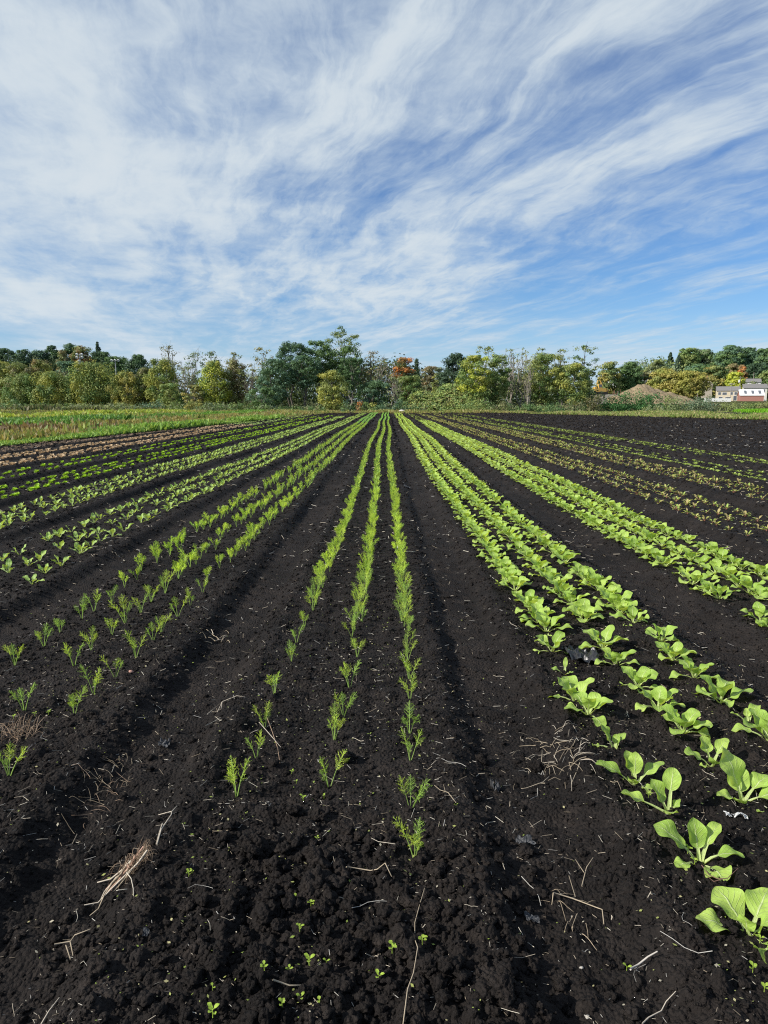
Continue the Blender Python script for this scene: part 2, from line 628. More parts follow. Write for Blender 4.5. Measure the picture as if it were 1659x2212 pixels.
def build_land():
    y = np.concatenate([np.linspace(-40, 100, 24), np.linspace(105, 600, 110), np.linspace(640, 4000, 20)])
    x = np.concatenate([np.linspace(-3500, -420, 14), np.linspace(-400, 400, 120), np.linspace(420, 3500, 14)])
    Y, X = np.meshgrid(y, x, indexing='ij')
    Z = terrain(X, Y)
    m, t, out = nodes('meadow')
    geo = t.n('ShaderNodeNewGeometry')
    n1 = t.noise(geo.outputs['Position'], 0.12, 6.0)
    n2 = t.noise(geo.outputs['Position'], 3.0, 5.0)
    c = t.mix(n1, (0.035, 0.05, 0.015, 1), (0.10, 0.085, 0.035, 1))
    c = t.mix(t.ss(n2, 0.4, 0.8), c, (0.05, 0.075, 0.02, 1))
    principled(t, out, c, 0.95, 0.05, n2, 0.1)
    o = grid_mesh('ground', X, Y, Z, m)
    tag(o, 'meadow ground reaching to the wooded hills', 'ground', kind='structure')


def sheet(name, poly, mat, z=0.03, cat='verge', label=None):
    """one gently uneven ground sheet inside a four-sided outline (a, b near; c, d far)"""
    a, b, c, d = [np.array(p, float) for p in poly]
    s, t = np.meshgrid(np.linspace(0, 1, 60), np.linspace(0, 1, 60), indexing='ij')
    P = (a[None, None] * (1 - t)[..., None] + b[None, None] * t[..., None]) * (1 - s)[..., None] + (d[None, None] * (1 - t)[..., None] + c[None, None] * t[..., None]) * s[..., None]
    X, Y = P[..., 0], P[..., 1]
    Z = z + 0.05 * vnoise(X * 0.6, Y * 0.4, 77) + 0.03 * vnoise(X * 2.1, Y * 1.3, 78)
    o = grid_mesh(name, X, Y, Z, mat)
    return tag(o, label, cat, kind='structure')


def grass_mat(name, c1, c2, sc=1.5):
    m, t, out = nodes(name)
    geo = t.n('ShaderNodeNewGeometry')
    n1 = t.noise(geo.outputs['Position'], sc, 8.0, 0.65)
    n2 = t.noise(geo.outputs['Position'], 0.15, 3.0)
    c = t.mix(t.ss(t.m('ADD', t.m('MULTIPLY', n1, 0.7), t.m('MULTIPLY', n2, 0.5)), 0.4, 0.8), (*c1, 1), (*c2, 1))
    principled(t, out, c, 0.95, 0.05, n1, 0.08)
    return m


def tufts(name, label, cat, pts, size, colors, mat=None, spread=0.9, up=0.7, blades=5, z0=None, weights=None):
    """loose upright blades and leaves over many points: grass, weeds, reeds"""
    n = len(pts)
    k = blades
    p = np.repeat(pts, k, axis=0)
    N = len(p)
    sz = size * (0.55 + 0.9 * rng.random(N)) if np.isscalar(size) else np.repeat(size, k) * (0.6 + 0.8 * rng.random(N))
    hv = np.repeat(0.62 + 1.3 * sstep(vnoise(pts[:, 0] * 0.5, pts[:, 1] * 0.28, len(name) * 7), -0.35, 0.4), k)
    sz = sz * hv
    ang = rng.random(N) * 2 * math.pi
    lean = spread * rng.random(N)
    dirx, diry = np.cos(ang) * lean, np.sin(ang) * lean
    up_ = up * (0.6 + 0.6 * rng.random(N))
    base = np.stack([p[:, 0] + rng.normal(0, 1, N) * sz * 0.5, p[:, 1] + rng.normal(0, 1, N) * sz * 0.5, (terr0(p) if z0 is None else np.full(N, z0))], 1)
    tip = base + np.stack([dirx * sz, diry * sz, up_ * sz], 1)
    a2 = rng.random(N) * 2 * math.pi
    w = sz * 0.18
    side = np.stack([np.cos(a2) * w, np.sin(a2) * w, rng.normal(0, .3, N) * w], 1)
    midp = base * 0.45 + tip * 0.55
    q = np.stack([base - side * 0.4, midp - side, tip, midp + side], 1)
    cols = np.asarray(colors)
    ci = rng.choice(len(cols), size=n, p=weights)
    c = cols[np.repeat(ci, k)] * (0.75 + 0.5 * rng.random((N, 1)))
    b = MB()
    v, f = b.quadset(q)
    b.add(v, f, c)
    o = b.obj(name, mat or M_LEAF)
    return tag(o, label, cat, kind='stuff')


def terr0(p):
    return np.where(p[:, 1] < 118, 0.02, terrain(p[:, 0], p[:, 1]))


def strip_pts(x0, x1, y0, y1, n, follow=True):
    """random points in a strip that runs with the slanting edge of the field"""
    yy = y0 + (y1 - y0) * rng.random(n) ** 1.3
    xx = x0 + (x1 - x0) * rng.random(n) + ((yy - 24) * 0.066 if follow else 0)
    return np.stack([xx, yy], 1)


def build_verges():
    G1 = grass_mat('verge_grass', (0.055, 0.085, 0.018), (0.16, 0.15, 0.05))
    G2 = grass_mat('dry_grass', (0.12, 0.095, 0.04), (0.20, 0.155, 0.06))
    sheet('grass_verge', [(edge_left(16) - 90, 16), (edge_left(16) - 0.4, 16), (edge_left(104) - 0.4, 104), (edge_left(104) - 130, 104)], G1, 0.03, 'grass verge', 'rough grass verge sloping away beside the crop rows')
    sheet('grass_headland', [(-140, 104.2), (19, 101.6), (24, 124), (-140, 124)], G2, 0.028, 'grass headland', 'strip of yellowish grass across the far end of the field')
    sheet('grass_headland', [(16.5, 102.2), (46, 33), (150, 33), (60, 124)], G1, 0.034, 'grass headland', 'slanting grass strip beyond the bare black soil')
    # weeds, grasses and crops on the verge, nearest the lettuces first
    tufts('weed_strip', 'bright green leafy weeds along the edge of the lettuce beds', 'weeds',
          strip_pts(-14.6, -13.35, 14, 70, 5200), 0.19, [(0.24, 0.40, 0.08), (0.18, 0.33, 0.07), (0.34, 0.46, 0.11)], up=0.8, blades=6,)
    tufts('dry_grass', 'brown dry grass between the weed strip and the dark green crop', 'grass',
          strip_pts(-22.5, -14.4, 16, 103, 11000), 0.16, [(0.34, 0.28, 0.10), (0.27, 0.23, 0.09), (0.22, 0.26, 0.08), (0.36, 0.30, 0.12)], up=0.9, spread=0.6, blades=5)
    tufts('reddish_weeds', 'reddish brown seeding weeds in the dry grass', 'weeds',
          strip_pts(-19.5, -17, 26, 42, 420), 0.22, [(0.17, 0.12, 0.07), (0.22, 0.15, 0.08)], up=0.9, blades=6)
    tufts('green_crop', 'dark green leafy crop strip in the grass verge', 'crop',
          strip_pts(-27.0, -23.4, 34, 74, 5200), 0.30, [(0.09, 0.19, 0.05), (0.13, 0.26, 0.06), (0.19, 0.32, 0.08)], blades=6)
    tufts('green_crop', 'mid green crop strip fading towards the far grass', 'crop',
          strip_pts(-25.6, -23.0, 74, 106, 2600), 0.28, [(0.15, 0.32, 0.06), (0.24, 0.38, 0.08)], blades=6)
    tufts('pale_grass', 'low pale green grass between the two crop strips', 'grass',
          strip_pts(-33, -27, 36, 106, 5000), 0.15, [(0.28, 0.36, 0.08), (0.22, 0.32, 0.07)], blades=5)
    tufts('yellow_crop', 'yellow green crop strip behind the dark green one', 'crop',
          strip_pts(-38.5, -34.0, 46, 108, 7000), 0.36, [(0.34, 0.40, 0.08), (0.42, 0.42, 0.12), (0.24, 0.34, 0.06)], blades=6)
    tufts('mixed_weeds', 'mixed scattered weeds and seed heads over the grass verge', 'weeds',
          strip_pts(-42, -14, 18, 106, 5200), 0.20, [(0.30, 0.34, 0.10), (0.20, 0.28, 0.08), (0.36, 0.30, 0.14), (0.16, 0.22, 0.06), (0.26, 0.20, 0.10)], up=0.9, spread=0.7, blades=5)
    tufts('far_grass', 'grass covering the far side of the verge', 'grass',
          strip_pts(-75, -39, 70, 110, 6000), 0.2, [(0.16, 0.20, 0.06), (0.24, 0.22, 0.09)], blades=5)
    s2 = soil_material('dark_strip')
    sheet('plowed_strip', [(-64, 92), (-39.5, 97), (-38.0, 101), (-64, 98)], s2, 0.10, 'plowed strip', 'dark plowed strip behind the yellow green crop')
    p = np.stack([-62 + 84 * rng.random(12000), 104.6 + 12 * rng.random(12000)], 1)
    tufts('headland_grass', 'yellow green grass strip in front of the tree line', 'grass', p, 0.22, [(0.32, 0.30, 0.11), (0.24, 0.29, 0.08), (0.40, 0.33, 0.15), (0.19, 0.25, 0.07)], up=0.9, spread=0.6, blades=4)
    n = 26000
    s = rng.random(n)
    a0, b0 = np.array([17.5, 100.3]), np.array([40, 45.5])
    e = a0[None] * (1 - s)[:, None] + b0[None] * s[:, None]
    off = (rng.random(n) ** 1.6)[:, None] * np.array([[26.0, 14.0]])
    p = e + off
    tufts('headland_grass', 'mixed green and straw coloured grass beyond the bare soil', 'grass', p, 0.17, [(0.28, 0.30, 0.10), (0.21, 0.30, 0.07), (0.40, 0.34, 0.17), (0.18, 0.24, 0.065)], up=0.9, spread=0.6, blades=4)
    # the bright crop and the dark strip at the far right
    q = [at(1590, 894.0), at(1700, 897), at(1700, 888.5), at(1592, 888.2)]
    a, b, c, d = [np.array(v) for v in q]
    s, t = rng.random((9000, 1)), rng.random((9000, 1))
    p = (a * (1 - t) + b * t) * (1 - s) + (d * (1 - t) + c * t) * s
    tufts('bright_crop', 'vivid green crop patch at the edge of the far grass', 'crop', p, 0.24, [(0.16, 0.36, 0.02), (0.20, 0.40, 0.03)], blades=5, up=0.9)
    sheet('plowed_strip', [at(1545, 897), at(1700, 901), at(1700, 897.2), at(1540, 893.2)], s2, 0.22, 'plowed strip', 'dark plowed strip in front of the vivid green crop')


build_field()
build_land()
build_verges()

# ------------------------------------------------------------------ trees
PAL = {
    'dark': [(0.034, 0.060, 0.026), (0.042, 0.072, 0.030), (0.050, 0.084, 0.034)],
    'deep': [(0.022, 0.038, 0.024), (0.028, 0.048, 0.028), (0.034, 0.056, 0.032)],
    'hedge': [(0.030, 0.078, 0.024), (0.038, 0.094, 0.028), (0.026, 0.062, 0.022)],
    'mid': [(0.062, 0.100, 0.032), (0.074, 0.112, 0.038), (0.052, 0.088, 0.032)],
    'teal': [(0.050, 0.088, 0.056), (0.062, 0.100, 0.062), (0.042, 0.074, 0.046)],
    'olive': [(0.112, 0.132, 0.042), (0.098, 0.122, 0.040), (0.124, 0.138, 0.046)],
    'yellow': [(0.160, 0.160, 0.036), (0.134, 0.146, 0.036), (0.180, 0.170, 0.040)],
    'gold': [(0.190, 0.158, 0.044), (0.165, 0.145, 0.042), (0.140, 0.130, 0.042)],
    'lime': [(0.240, 0.250, 0.034), (0.205, 0.230, 0.036), (0.170, 0.195, 0.036)],
    'orange': [(0.300, 0.105, 0.030), (0.260, 0.105, 0.032), (0.200, 0.095, 0.034)],
    'rust': [(0.128, 0.092, 0.046), (0.112, 0.090, 0.046), (0.096, 0.084, 0.042)],
    'brown': [(0.108, 0.096, 0.052), (0.094, 0.086, 0.048), (0.102, 0.104, 0.050)],
    'grey': [(0.095, 0.114, 0.066), (0.112, 0.128, 0.076), (0.084, 0.098, 0.058)],
}
LEAF_GAIN = 2.35
BARKS = {'pale': (0.26, 0.235, 0.20), 'grey': (0.15, 0.13, 0.11), 'dark': (0.06, 0.05, 0.045)}


def clump_leaves(b, cs, rads, n_each, size, pal, seed, flat=0.75):
    r = np.random.default_rng(seed)
    n = len(cs) * n_each
    idx = np.repeat(np.arange(len(cs)), n_each)
    d = r.normal(0, 1, (n, 3))
    d /= np.linalg.norm(d, axis=1)[:, None]
    rad = r.random(n) ** 0.45
    p = cs[idx] + d * (rads[idx] * rad)[:, None] * np.array([1, 1, flat])
    nrm = d * 1.3 + r.normal(0, 0.42, (n, 3)) + np.array([0, 0, 0.35])
    nrm /= np.linalg.norm(nrm, axis=1)[:, None]
    t = np.cross(nrm, r.normal(0, 1, (n, 3)))
    t /= np.linalg.norm(t, axis=1)[:, None] + 1e-9
    w = np.cross(nrm, t)
    sz = size * (0.5 + r.random(n))[:, None]
    q = np.stack([p - t * sz * .6, p + w * sz * .42, p + t * sz * .6, p - w * sz * .42], 1)
    pal = np.array(pal)
    # each clump leans to one colour of the tree's own range
    cc = pal[r.integers(0, len(pal), len(cs))]
    own = pal[r.integers(0, len(pal), n)]
    c = (0.7 * cc[idx] + 0.3 * own) * (0.90 + 0.20 * r.random((n, 1))) * LEAF_GAIN
    v, f = b.quadset(q)
    b.add(v, f, c)


def limb(b, p0, p1, r0, r1, c, r, k=5, sag=0.12):
    s = np.linspace(0, 1, k)[:, None]
    p0, p1 = np.asarray(p0, float), np.asarray(p1, float)
    L = np.linalg.norm(p1 - p0)
    pts = p0 * (1 - s) + p1 * s + r.normal(0, 0.035 * L, (k, 3)) * np.sin(math.pi * s)
    pts[:, 2] += sag * L * np.sin(math.pi * s[:, 0])
    b.tube(pts, np.linspace(r0, r1, k), 5, c, cap=False)
    return pts


def make_tree(name, x, y, z0, H, W, style, pal, label, cat='tree', group=None, seed=0, bark='grey', base=None):
    r = np.random.default_rng(seed + 5000)
    e = empty(name, (x, y, z0))
    tb, lb = MB(), MB()
    bk = np.array(BARKS[bark])
    pal = PAL[pal] if isinstance(pal, str) else [c for k in pal for c in PAL[k]]
    lsz = max(0.17, 0.0016 * y)
    tr = 0.015 * H + 0.03
    airy = style in ('sparse', 'bare')
    W = W * {'open': 1.0, 'tall': 1.12, 'conifer': 1.0, 'bush': 1.1}.get(style, 1.22)
    D = W * 0.85
    if style == 'conifer':
        limb(tb, (0, 0, 0), (0, 0, H), tr, 0.03, bk, r, 6, 0)
        cs, rd = [], []
        nl = 28
        for i in range(nl):
            f = (i + 0.5) / nl
            zz = H * (0.08 + 0.9 * f)
            rr = W / 2 * (1 - f) ** 0.85 + 0.12
            m = max(3, int(9 * (1 - f) + 3))
            for k in range(m):
                a = 6.283 * (k + r.random()) / m
                q = rr * r.uniform(.45, 1.0)
                cs.append((math.cos(a) * q, math.sin(a) * q, zz - 0.16 * q))
                rd.append(0.34 + 0.24 * rr)
            limb(tb, (0, 0, zz), (math.cos(a) * rr, math.sin(a) * rr, zz - 0.2 * rr), 0.05, 0.02, bk, r, 3, 0)
        clump_leaves(lb, np.array(cs), np.array(rd), 40, lsz * 0.85, pal, seed, 0.95)
    elif style == 'bush':
        n = max(10, int(2.2 * W * H))
        n = min(n, 90)
        a, q = r.random(n) * 6.283, np.sqrt(r.random(n))
        hz = (0.12 + 0.88 * r.random(n) ** 0.8) * np.sqrt(np.maximum(0.04, 1 - q ** 2.2)) * (0.75 + 0.35 * r.random(n))
        cs = np.stack([np.cos(a) * q * W / 2, np.sin(a) * q * min(W, 5) / 2 * .8, hz * H * .9], 1)
        rd = (0.22 + 0.16 * r.random(n)) * min(W, H * 1.6) * 0.8
        clump_leaves(lb, cs, rd, 48, lsz * 0.9, pal, seed)
        for k in range(6):
            c = cs[r.integers(n)]
            limb(tb, (r.normal(0, .03), r.normal(0, .03), -.1), c, 0.05, 0.02, bk, r, 4, 0.05)
    else:
        cb = {'broad': 0.16, 'tall': 0.42, 'open': 0.40, 'sparse': 0.38, 'bare': 0.30, 'willow': 0.05, 'under': 0.08}[style] if base is None else base
        ch = H * (1 - cb)
        n = {'broad': 60, 'tall': 56, 'open': 44, 'sparse': 40, 'bare': 40, 'willow': 70, 'under': 60}[style]
        n = int(n * np.clip((W * ch / 50) ** 0.6, 0.6, 2.2))
        # lumpy crown: clumps over an uneven shell and some within it
        rel = (np.arange(n) + r.random(n)) / n
        az = np.arange(n) * 2.399963 + r.random() * 6
        pk = {'willow': 0.42, 'tall': 0.62, 'open': 0.6}.get(style, 0.5)
        q = rel ** (math.log(0.5) / math.log(pk))
        prof = np.sqrt(np.maximum(1 - np.abs(2 * q - 1) ** (2.2 if style != 'sparse' else 1.6), 0.03))
        lob = 0.92 + 0.42 * vnoise(az * 0.95 + seed, rel * 3.5 + seed, seed + 3)
        fat = {'broad': 0.165, 'tall': 0.16, 'open': 0.13, 'sparse': 0.16, 'bare': 0.15, 'willow': 0.15, 'under': 0.165}[style]
        rd = fat * (W * .6 + ch * .32) * r.uniform(0.6, 1.3, n)
        R_ = np.maximum(W / 2 * prof * lob - rd * 0.42, 0.05) * np.where(r.random(n) < 0.72, 1.0, r.random(n) ** 0.6)
        top_lob = 1 + 0.10 * r.normal(0, 1, n) * (rel > 0.6)
        zc = cb * H + np.minimum(ch * rel * top_lob, ch) * 0.93 + 0.25
        cs = np.stack([np.cos(az) * R_, np.sin(az) * R_ * D / W, np.minimum(zc, H - rd * 0.45)], 1)
        cs = np.concatenate([cs, [[r.normal(0, .08 * W), 0, H - fat * W * .4]]])
        rd = np.concatenate([rd, [fat * W * 0.7]])
        n += 1
        ne = {'broad': 165, 'tall': 165, 'open': 62, 'sparse': 15, 'bare': 9, 'willow': 170, 'under': 165}[style]
        ne = int(ne * np.clip((np.mean(rd) / 1.1) ** 1.3 * (0.25 / lsz) ** 1.2, 0.55, 1.9)) if not airy else int(ne * 1.6)
        clump_leaves(lb, cs, rd, ne, lsz, pal, seed, 0.62 if style != 'willow' else 1.1)
        top = np.array([r.normal(0, .05 * W), r.normal(0, .05 * W), H * (0.80 if style not in ('bare', 'sparse') else 0.9)])
        stems = {'bare': 3, 'sparse': 2, 'tall': 2, 'willow': 2}.get(style, 1)
        for sidx in range(stems):
            off = np.array([r.normal(0, .05), r.normal(0, .05), 0]) if sidx else np.zeros(3)
            tp = top + (np.array([r.normal(0, .3 * W), r.normal(0, .1 * W), -r.random() * 0.15 * H]) if sidx else 0)
            pts = limb(tb, off * .6, tp, tr * (1 if sidx == 0 else .6), tr * .22, bk, r, 8, 0)
            for q in range(min(n, 11 if style in ('bare', 'open', 'sparse') else 8)):
                c = cs[r.integers(n)]
                j = int(np.clip(r.integers(2, 7), 0, 7))
                if c[2] > pts[j][2] * 0.9:
                    lp = limb(tb, pts[j], c, tr * .24, 0.02, bk, r, 5, 0.06)
                    if style in ('bare', 'sparse', 'open'):
                        for w in range(1):
                            t2 = lp[r.integers(2, 5)] + 0
                            limb(tb, t2, t2 + r.normal(0, .6, 3) + np.array([0, 0, .7]), 0.03, 0.012, bk, r, 3, 0)
    tb.obj('trunk', M_BARK, e, smooth=True)
    lb.obj('crown', M_CROWN, e)
    return tag(e, label, cat, group)


TREES = [
    # x0, x1, top, distance, style, colours, bark, label            (survey points of the outline)
    # --- central wood
    (696, 784, 703, 137, 'open', ['dark', 'olive'], 'dark', 'tallest tree, open dark crown with a crooked top above the central wood'),
    (590, 668, 740, 124, 'tall', ['dark', 'teal'], 'grey', 'big dark green tree forming the shoulder of the central wood'),
    (655, 722, 737, 126, 'tall', ['mid', 'dark'], 'grey', 'bright topped green tree just under the tallest tree'),
    (715, 779, 748, 127, 'tall', ['dark', 'mid'], 'grey', 'dome shaped dark tree on the bok choy side of the tallest tree'),
    (625, 690, 768, 121, 'tall', ['teal', 'dark'], 'grey', 'shaded green tree with thin straight trunks in the central wood'),
    (732, 782, 774, 119, 'tall', 'dark', 'pale', 'dark tree on one long pale trunk beside the orange brown trees'),
    (690, 745, 800, 115, 'under', ['yellow', 'olive'], 'grey', 'small yellow green tree standing in front of the dark wood'),
    (560, 622, 775, 120, 'broad', ['teal', 'dark'], 'grey', 'grey green tree at the lower edge of the dark wood'),
    (540, 600, 835, 116, 'under', ['teal', 'mid'], 'grey', 'low leafy tree at the foot of the grey green tree'),
    (535, 590, 750, 131, 'sparse', ['gold', 'brown'], 'grey', 'thin tree with sparse golden leaves beside the dark wood'),
    (776, 832, 757, 128, 'sparse', ['brown', 'rust'], 'grey', 'brown topped thinning tree behind pale bare branches'),
    (790, 850, 776, 121, 'bare', ['olive', 'brown'], 'pale', 'thin tree of many pale ascending branches beside the orange maple'),
    (846, 891, 773, 131, 'broad', ['orange', 'rust', 'orange', 'olive'], 'dark', 'bright orange maple in the middle of the tree line'),
    (834, 864, 815, 117, 'bare', ['olive', 'grey'], 'pale', 'bare pale branching tree in front of the orange maple'),
    (856, 908, 811, 127, 'broad', ['olive', 'mid'], 'grey', 'olive tree under the orange maple'),
    (778, 840, 822, 119, 'broad', ['dark', 'teal'], 'grey', 'dark low tree below the pale branched tree'),
    (886, 914, 773, 158, 'conifer', 'deep', 'dark', 'single small spruce in the gap of the tree line'),
    (908, 946, 791, 190, 'broad', ['rust', 'brown'], 'grey', 'distant tan and rust coloured tree seen through the gap'),
    (932, 962, 793, 200, 'broad', 'grey', 'grey', 'distant grey green tree seen through the gap'),
    (934, 960, 808, 165, 'broad', ['yellow', 'olive'], 'grey', 'small yellow green tree above the vine covered bank'),
    (953, 1020, 764, 133, 'broad', 'deep', 'dark', 'rounded almost black green tree above the vine covered bank'),
    # --- wood on the bok choy side
    (992, 1060, 768, 119, 'broad', ['yellow', 'mid', 'lime'], 'pale', 'large yellow green tree beside the black green one'),
    (1018, 1082, 747, 132, 'open', ['grey', 'olive'], 'grey', 'pale green open tree rising behind the large yellow green tree'),
    (1050, 1100, 766, 121, 'broad', ['olive', 'mid'], 'pale', 'olive tree between the yellow green tree and the birches'),
    (1090, 1122, 753, 125, 'bare', ['olive', 'grey'], 'pale', 'slender pale trunked birch, first of the thin birches'),
    (1112, 1146, 751, 124, 'bare', ['olive', 'yellow'], 'pale', 'slender pale trunked birch, tallest of the thin birches'),
    (1128, 1158, 776, 119, 'bare', ['olive', 'brown'], 'pale', 'short leaning pale birch beside the yellow topped tree'),
    (1140, 1215, 765, 122, 'broad', ['yellow', 'mid', 'olive'], 'grey', 'yellow topped broad tree beside the birches'),
    (1148, 1196, 751, 133, 'sparse', ['grey', 'olive'], 'grey', 'thin see through tree top behind the yellow topped tree'),
    (1194, 1236, 754, 134, 'sparse', ['brown', 'olive'], 'grey', 'thin brownish tree top beside the tall dark tree'),
    (1232, 1294, 746, 138, 'open', ['dark', 'teal', 'olive'], 'dark', 'tall dark tree with two crowns near the earth digger'),
    (1208, 1274, 785, 120, 'broad', ['yellow', 'olive', 'mid'], 'grey', 'broad olive yellow tree at the end of the wood'),
    (1256, 1280, 815, 150, 'broad', ['olive', 'brown'], 'grey', 'brownish shaded tree just in front of the earth digger'),
    (1296, 1340, 781, 235, 'broad', ['olive', 'gold', 'dark'], 'grey', 'mixed green and gold tree behind the earth digger'),
    (1338, 1386, 782, 240, 'broad', ['dark', 'mid'], 'dark', 'dark green tree behind the sand heap'),
    (1378, 1412, 800, 245, 'broad', ['brown', 'olive'], 'grey', 'brownish tree below the white hillside house'),
    (1400, 1444, 777, 300, 'broad', ['olive', 'grey'], 'grey', 'olive hillside tree above the sand heap'),
    (1406, 1470, 797, 226, 'broad', ['gold', 'yellow', 'olive'], 'grey', 'golden leaved tree behind the ridge of the sand heap'),
    (1455, 1524, 802, 222, 'broad', ['gold', 'yellow'], 'grey', 'golden yellow tree nearest the beige house'),
    (1436, 1462, 760, 430, 'conifer', 'deep', 'dark', 'pointed dark conifer on the wooded hill, the taller one'),
    (1455, 1478, 766, 420, 'conifer', 'deep', 'dark', 'pointed dark conifer on the wooded hill, the shorter one'),
    (1468, 1508, 752, 425, 'broad', ['mid', 'olive'], 'dark', 'green tree beside the hilltop conifers'),
    (1500, 1545, 755, 430, 'broad', ['mid', 'grey'], 'dark', 'dome shaped green tree on the hilltop'),
    (1478, 1536, 786, 340, 'broad', ['mid', 'teal'], 'grey', 'mid green tree half way up the hill'),
    (1536, 1572, 768, 425, 'broad', ['mid', 'grey'], 'dark', 'low dark tree in the dip of the hilltop'),
    (1552, 1606, 746, 420, 'broad', ['mid', 'teal'], 'dark', 'highest broad tree on the wooded hill'),
    (1602, 1640, 751, 425, 'broad', ['dark', 'teal'], 'dark', 'dark tree beside the highest broad hill tree'),
    (1632, 1685, 753, 420, 'broad', ['teal', 'mid'], 'dark', 'dark hill tree cut off by the picture edge'),
    (1524, 1574, 790, 330, 'broad', ['olive', 'dark', 'gold'], 'grey', 'olive tree directly above the beige house'),
    (1566, 1602, 786, 350, 'broad', ['rust', 'olive'], 'grey', 'rust brown tree above the beige house'),
    (1594, 1614, 788, 345, 'broad', ['orange', 'rust'], 'dark', 'small bright orange tree on the wooded hill'),
    (1574, 1608, 804, 322, 'broad', 'lime', 'grey', 'bright lime yellow tree behind the lamp pole'),
    (1606, 1650, 785, 360, 'broad', ['deep', 'dark'], 'dark', 'very dark tree behind the grey roofed houses'),
    (1640, 1690, 800, 345, 'broad', ['olive', 'mid'], 'grey', 'olive tree behind the uppermost house'),
    # --- hill behind the verge
    (-22, 26, 752, 255, 'broad', ['deep', 'dark'], 'dark', 'dark hill tree at the picture edge beyond the grass verge'),
    (24, 65, 755, 250, 'broad', ['deep', 'dark'], 'dark', 'rounded dark hill tree, alone against the sky'),
    (60, 98, 757, 255, 'broad', ['deep', 'teal'], 'dark', 'flat topped dark hill tree beside the rounded one'),
    (94, 130, 746, 258, 'broad', ['deep', 'dark'], 'dark', 'taller dark hill tree before the orange ones'),
    (122, 145, 756, 244, 'broad', ['rust', 'brown', 'olive'], 'dark', 'small rust coloured hill tree'),
    (134, 170, 742, 262, 'broad', ['dark', 'teal'], 'dark', 'tall grey green hill tree behind the orange one'),
    (152, 194, 747, 248, 'broad', ['rust', 'orange', 'mid', 'rust', 'olive'], 'dark', 'large orange tinted hill tree behind the floodlight pole'),
    (192, 228, 736, 262, 'conifer', 'deep', 'dark', 'tall spruce topping the hill behind the verge'),
    (186, 244, 760, 256, 'broad', ['deep', 'dark'], 'dark', 'dark hill tree at the foot of the tall spruce'),
    (122, 166, 780, 225, 'broad', ['teal', 'dark'], 'grey', 'blue green tree under the orange hill trees'),
    (222, 276, 771, 240, 'broad', ['dark', 'mid'], 'dark', 'dark tree around the small floodlight'),
    (272, 323, 765, 230, 'broad', ['deep', 'dark'], 'dark', 'broad domed dark tree at the end of the hill'),
    # --- the olive belt beyond the verge
    (-25, 30, 781, 150, 'broad', ['olive', 'yellow'], 'grey', 'olive tree at the picture edge behind the verge'),
    (14, 70, 783, 147, 'broad', ['olive', 'brown'], 'grey', 'olive brown tree in the belt behind the verge'),
    (58, 112, 778, 149, 'broad', ['olive', 'yellow', 'rust'], 'grey', 'rust tinged olive tree in front of the dark hill'),
    (72, 150, 808, 140, 'willow', ['yellow', 'mid', 'olive'], 'grey', 'low spreading yellow green tree in the belt behind the verge'),
    (8, 78, 812, 141, 'willow', ['mid', 'olive'], 'grey', 'low spreading green tree nearest the picture edge'),
    (105, 160, 797, 146, 'bare', ['olive', 'brown'], 'grey', 'thin grey branched tree below the floodlight pole'),
    (150, 246, 786, 140, 'willow', ['yellow', 'olive', 'mid'], 'grey', 'wide dome of yellow olive foliage below the floodlight pole'),
    (238, 296, 806, 138, 'willow', ['gold', 'yellow', 'olive'], 'grey', 'golden yellow tree below the small floodlight'),
    (285, 335, 795, 140, 'broad', ['olive', 'brown'], 'grey', 'brownish olive tree behind the blue green bush'),
    (318, 380, 777, 138, 'willow', ['olive', 'yellow', 'mid'], 'grey', 'olive tree in front of the tall bare tree'),
    (335, 392, 745, 150, 'bare', ['brown', 'grey'], 'grey', 'tall half bare tree with a few brown leaves'),
    (378, 428, 790, 136, 'bare', ['olive', 'brown'], 'pale', 'thicket of thin pale trunks beside the willow like tree'),
    (392, 444, 761, 146, 'sparse', ['grey', 'mid'], 'pale', 'pale green thin crowned tree against the sky'),
    (436, 480, 758, 150, 'sparse', ['grey', 'dark'], 'grey', 'thin dark crowned tree above the willow like tree'),
    (434, 490, 783, 130, 'willow', ['lime', 'yellow', 'mid'], 'grey', 'willow like bright yellow green tree reaching the ground'),
    (480, 530, 780, 132, 'willow', ['brown', 'olive', 'rust'], 'grey', 'brown and olive tree beside the willow like tree'),
    (484, 526, 761, 146, 'sparse', ['brown', 'olive'], 'grey', 'thin brown topped tree above the brown and olive tree'),
    (520, 565, 795, 126, 'bare', ['olive', 'grey'], 'grey', 'grey twiggy tree at the edge of the dark wood'),
    (400, 440, 832, 128, 'broad', ['gold', 'olive', 'brown'], 'grey', 'small golden brown tree among thin trunks'),
    (345, 395, 828, 130, 'under', ['olive', 'mid'], 'grey', 'small olive tree behind the blue green bush'),
]

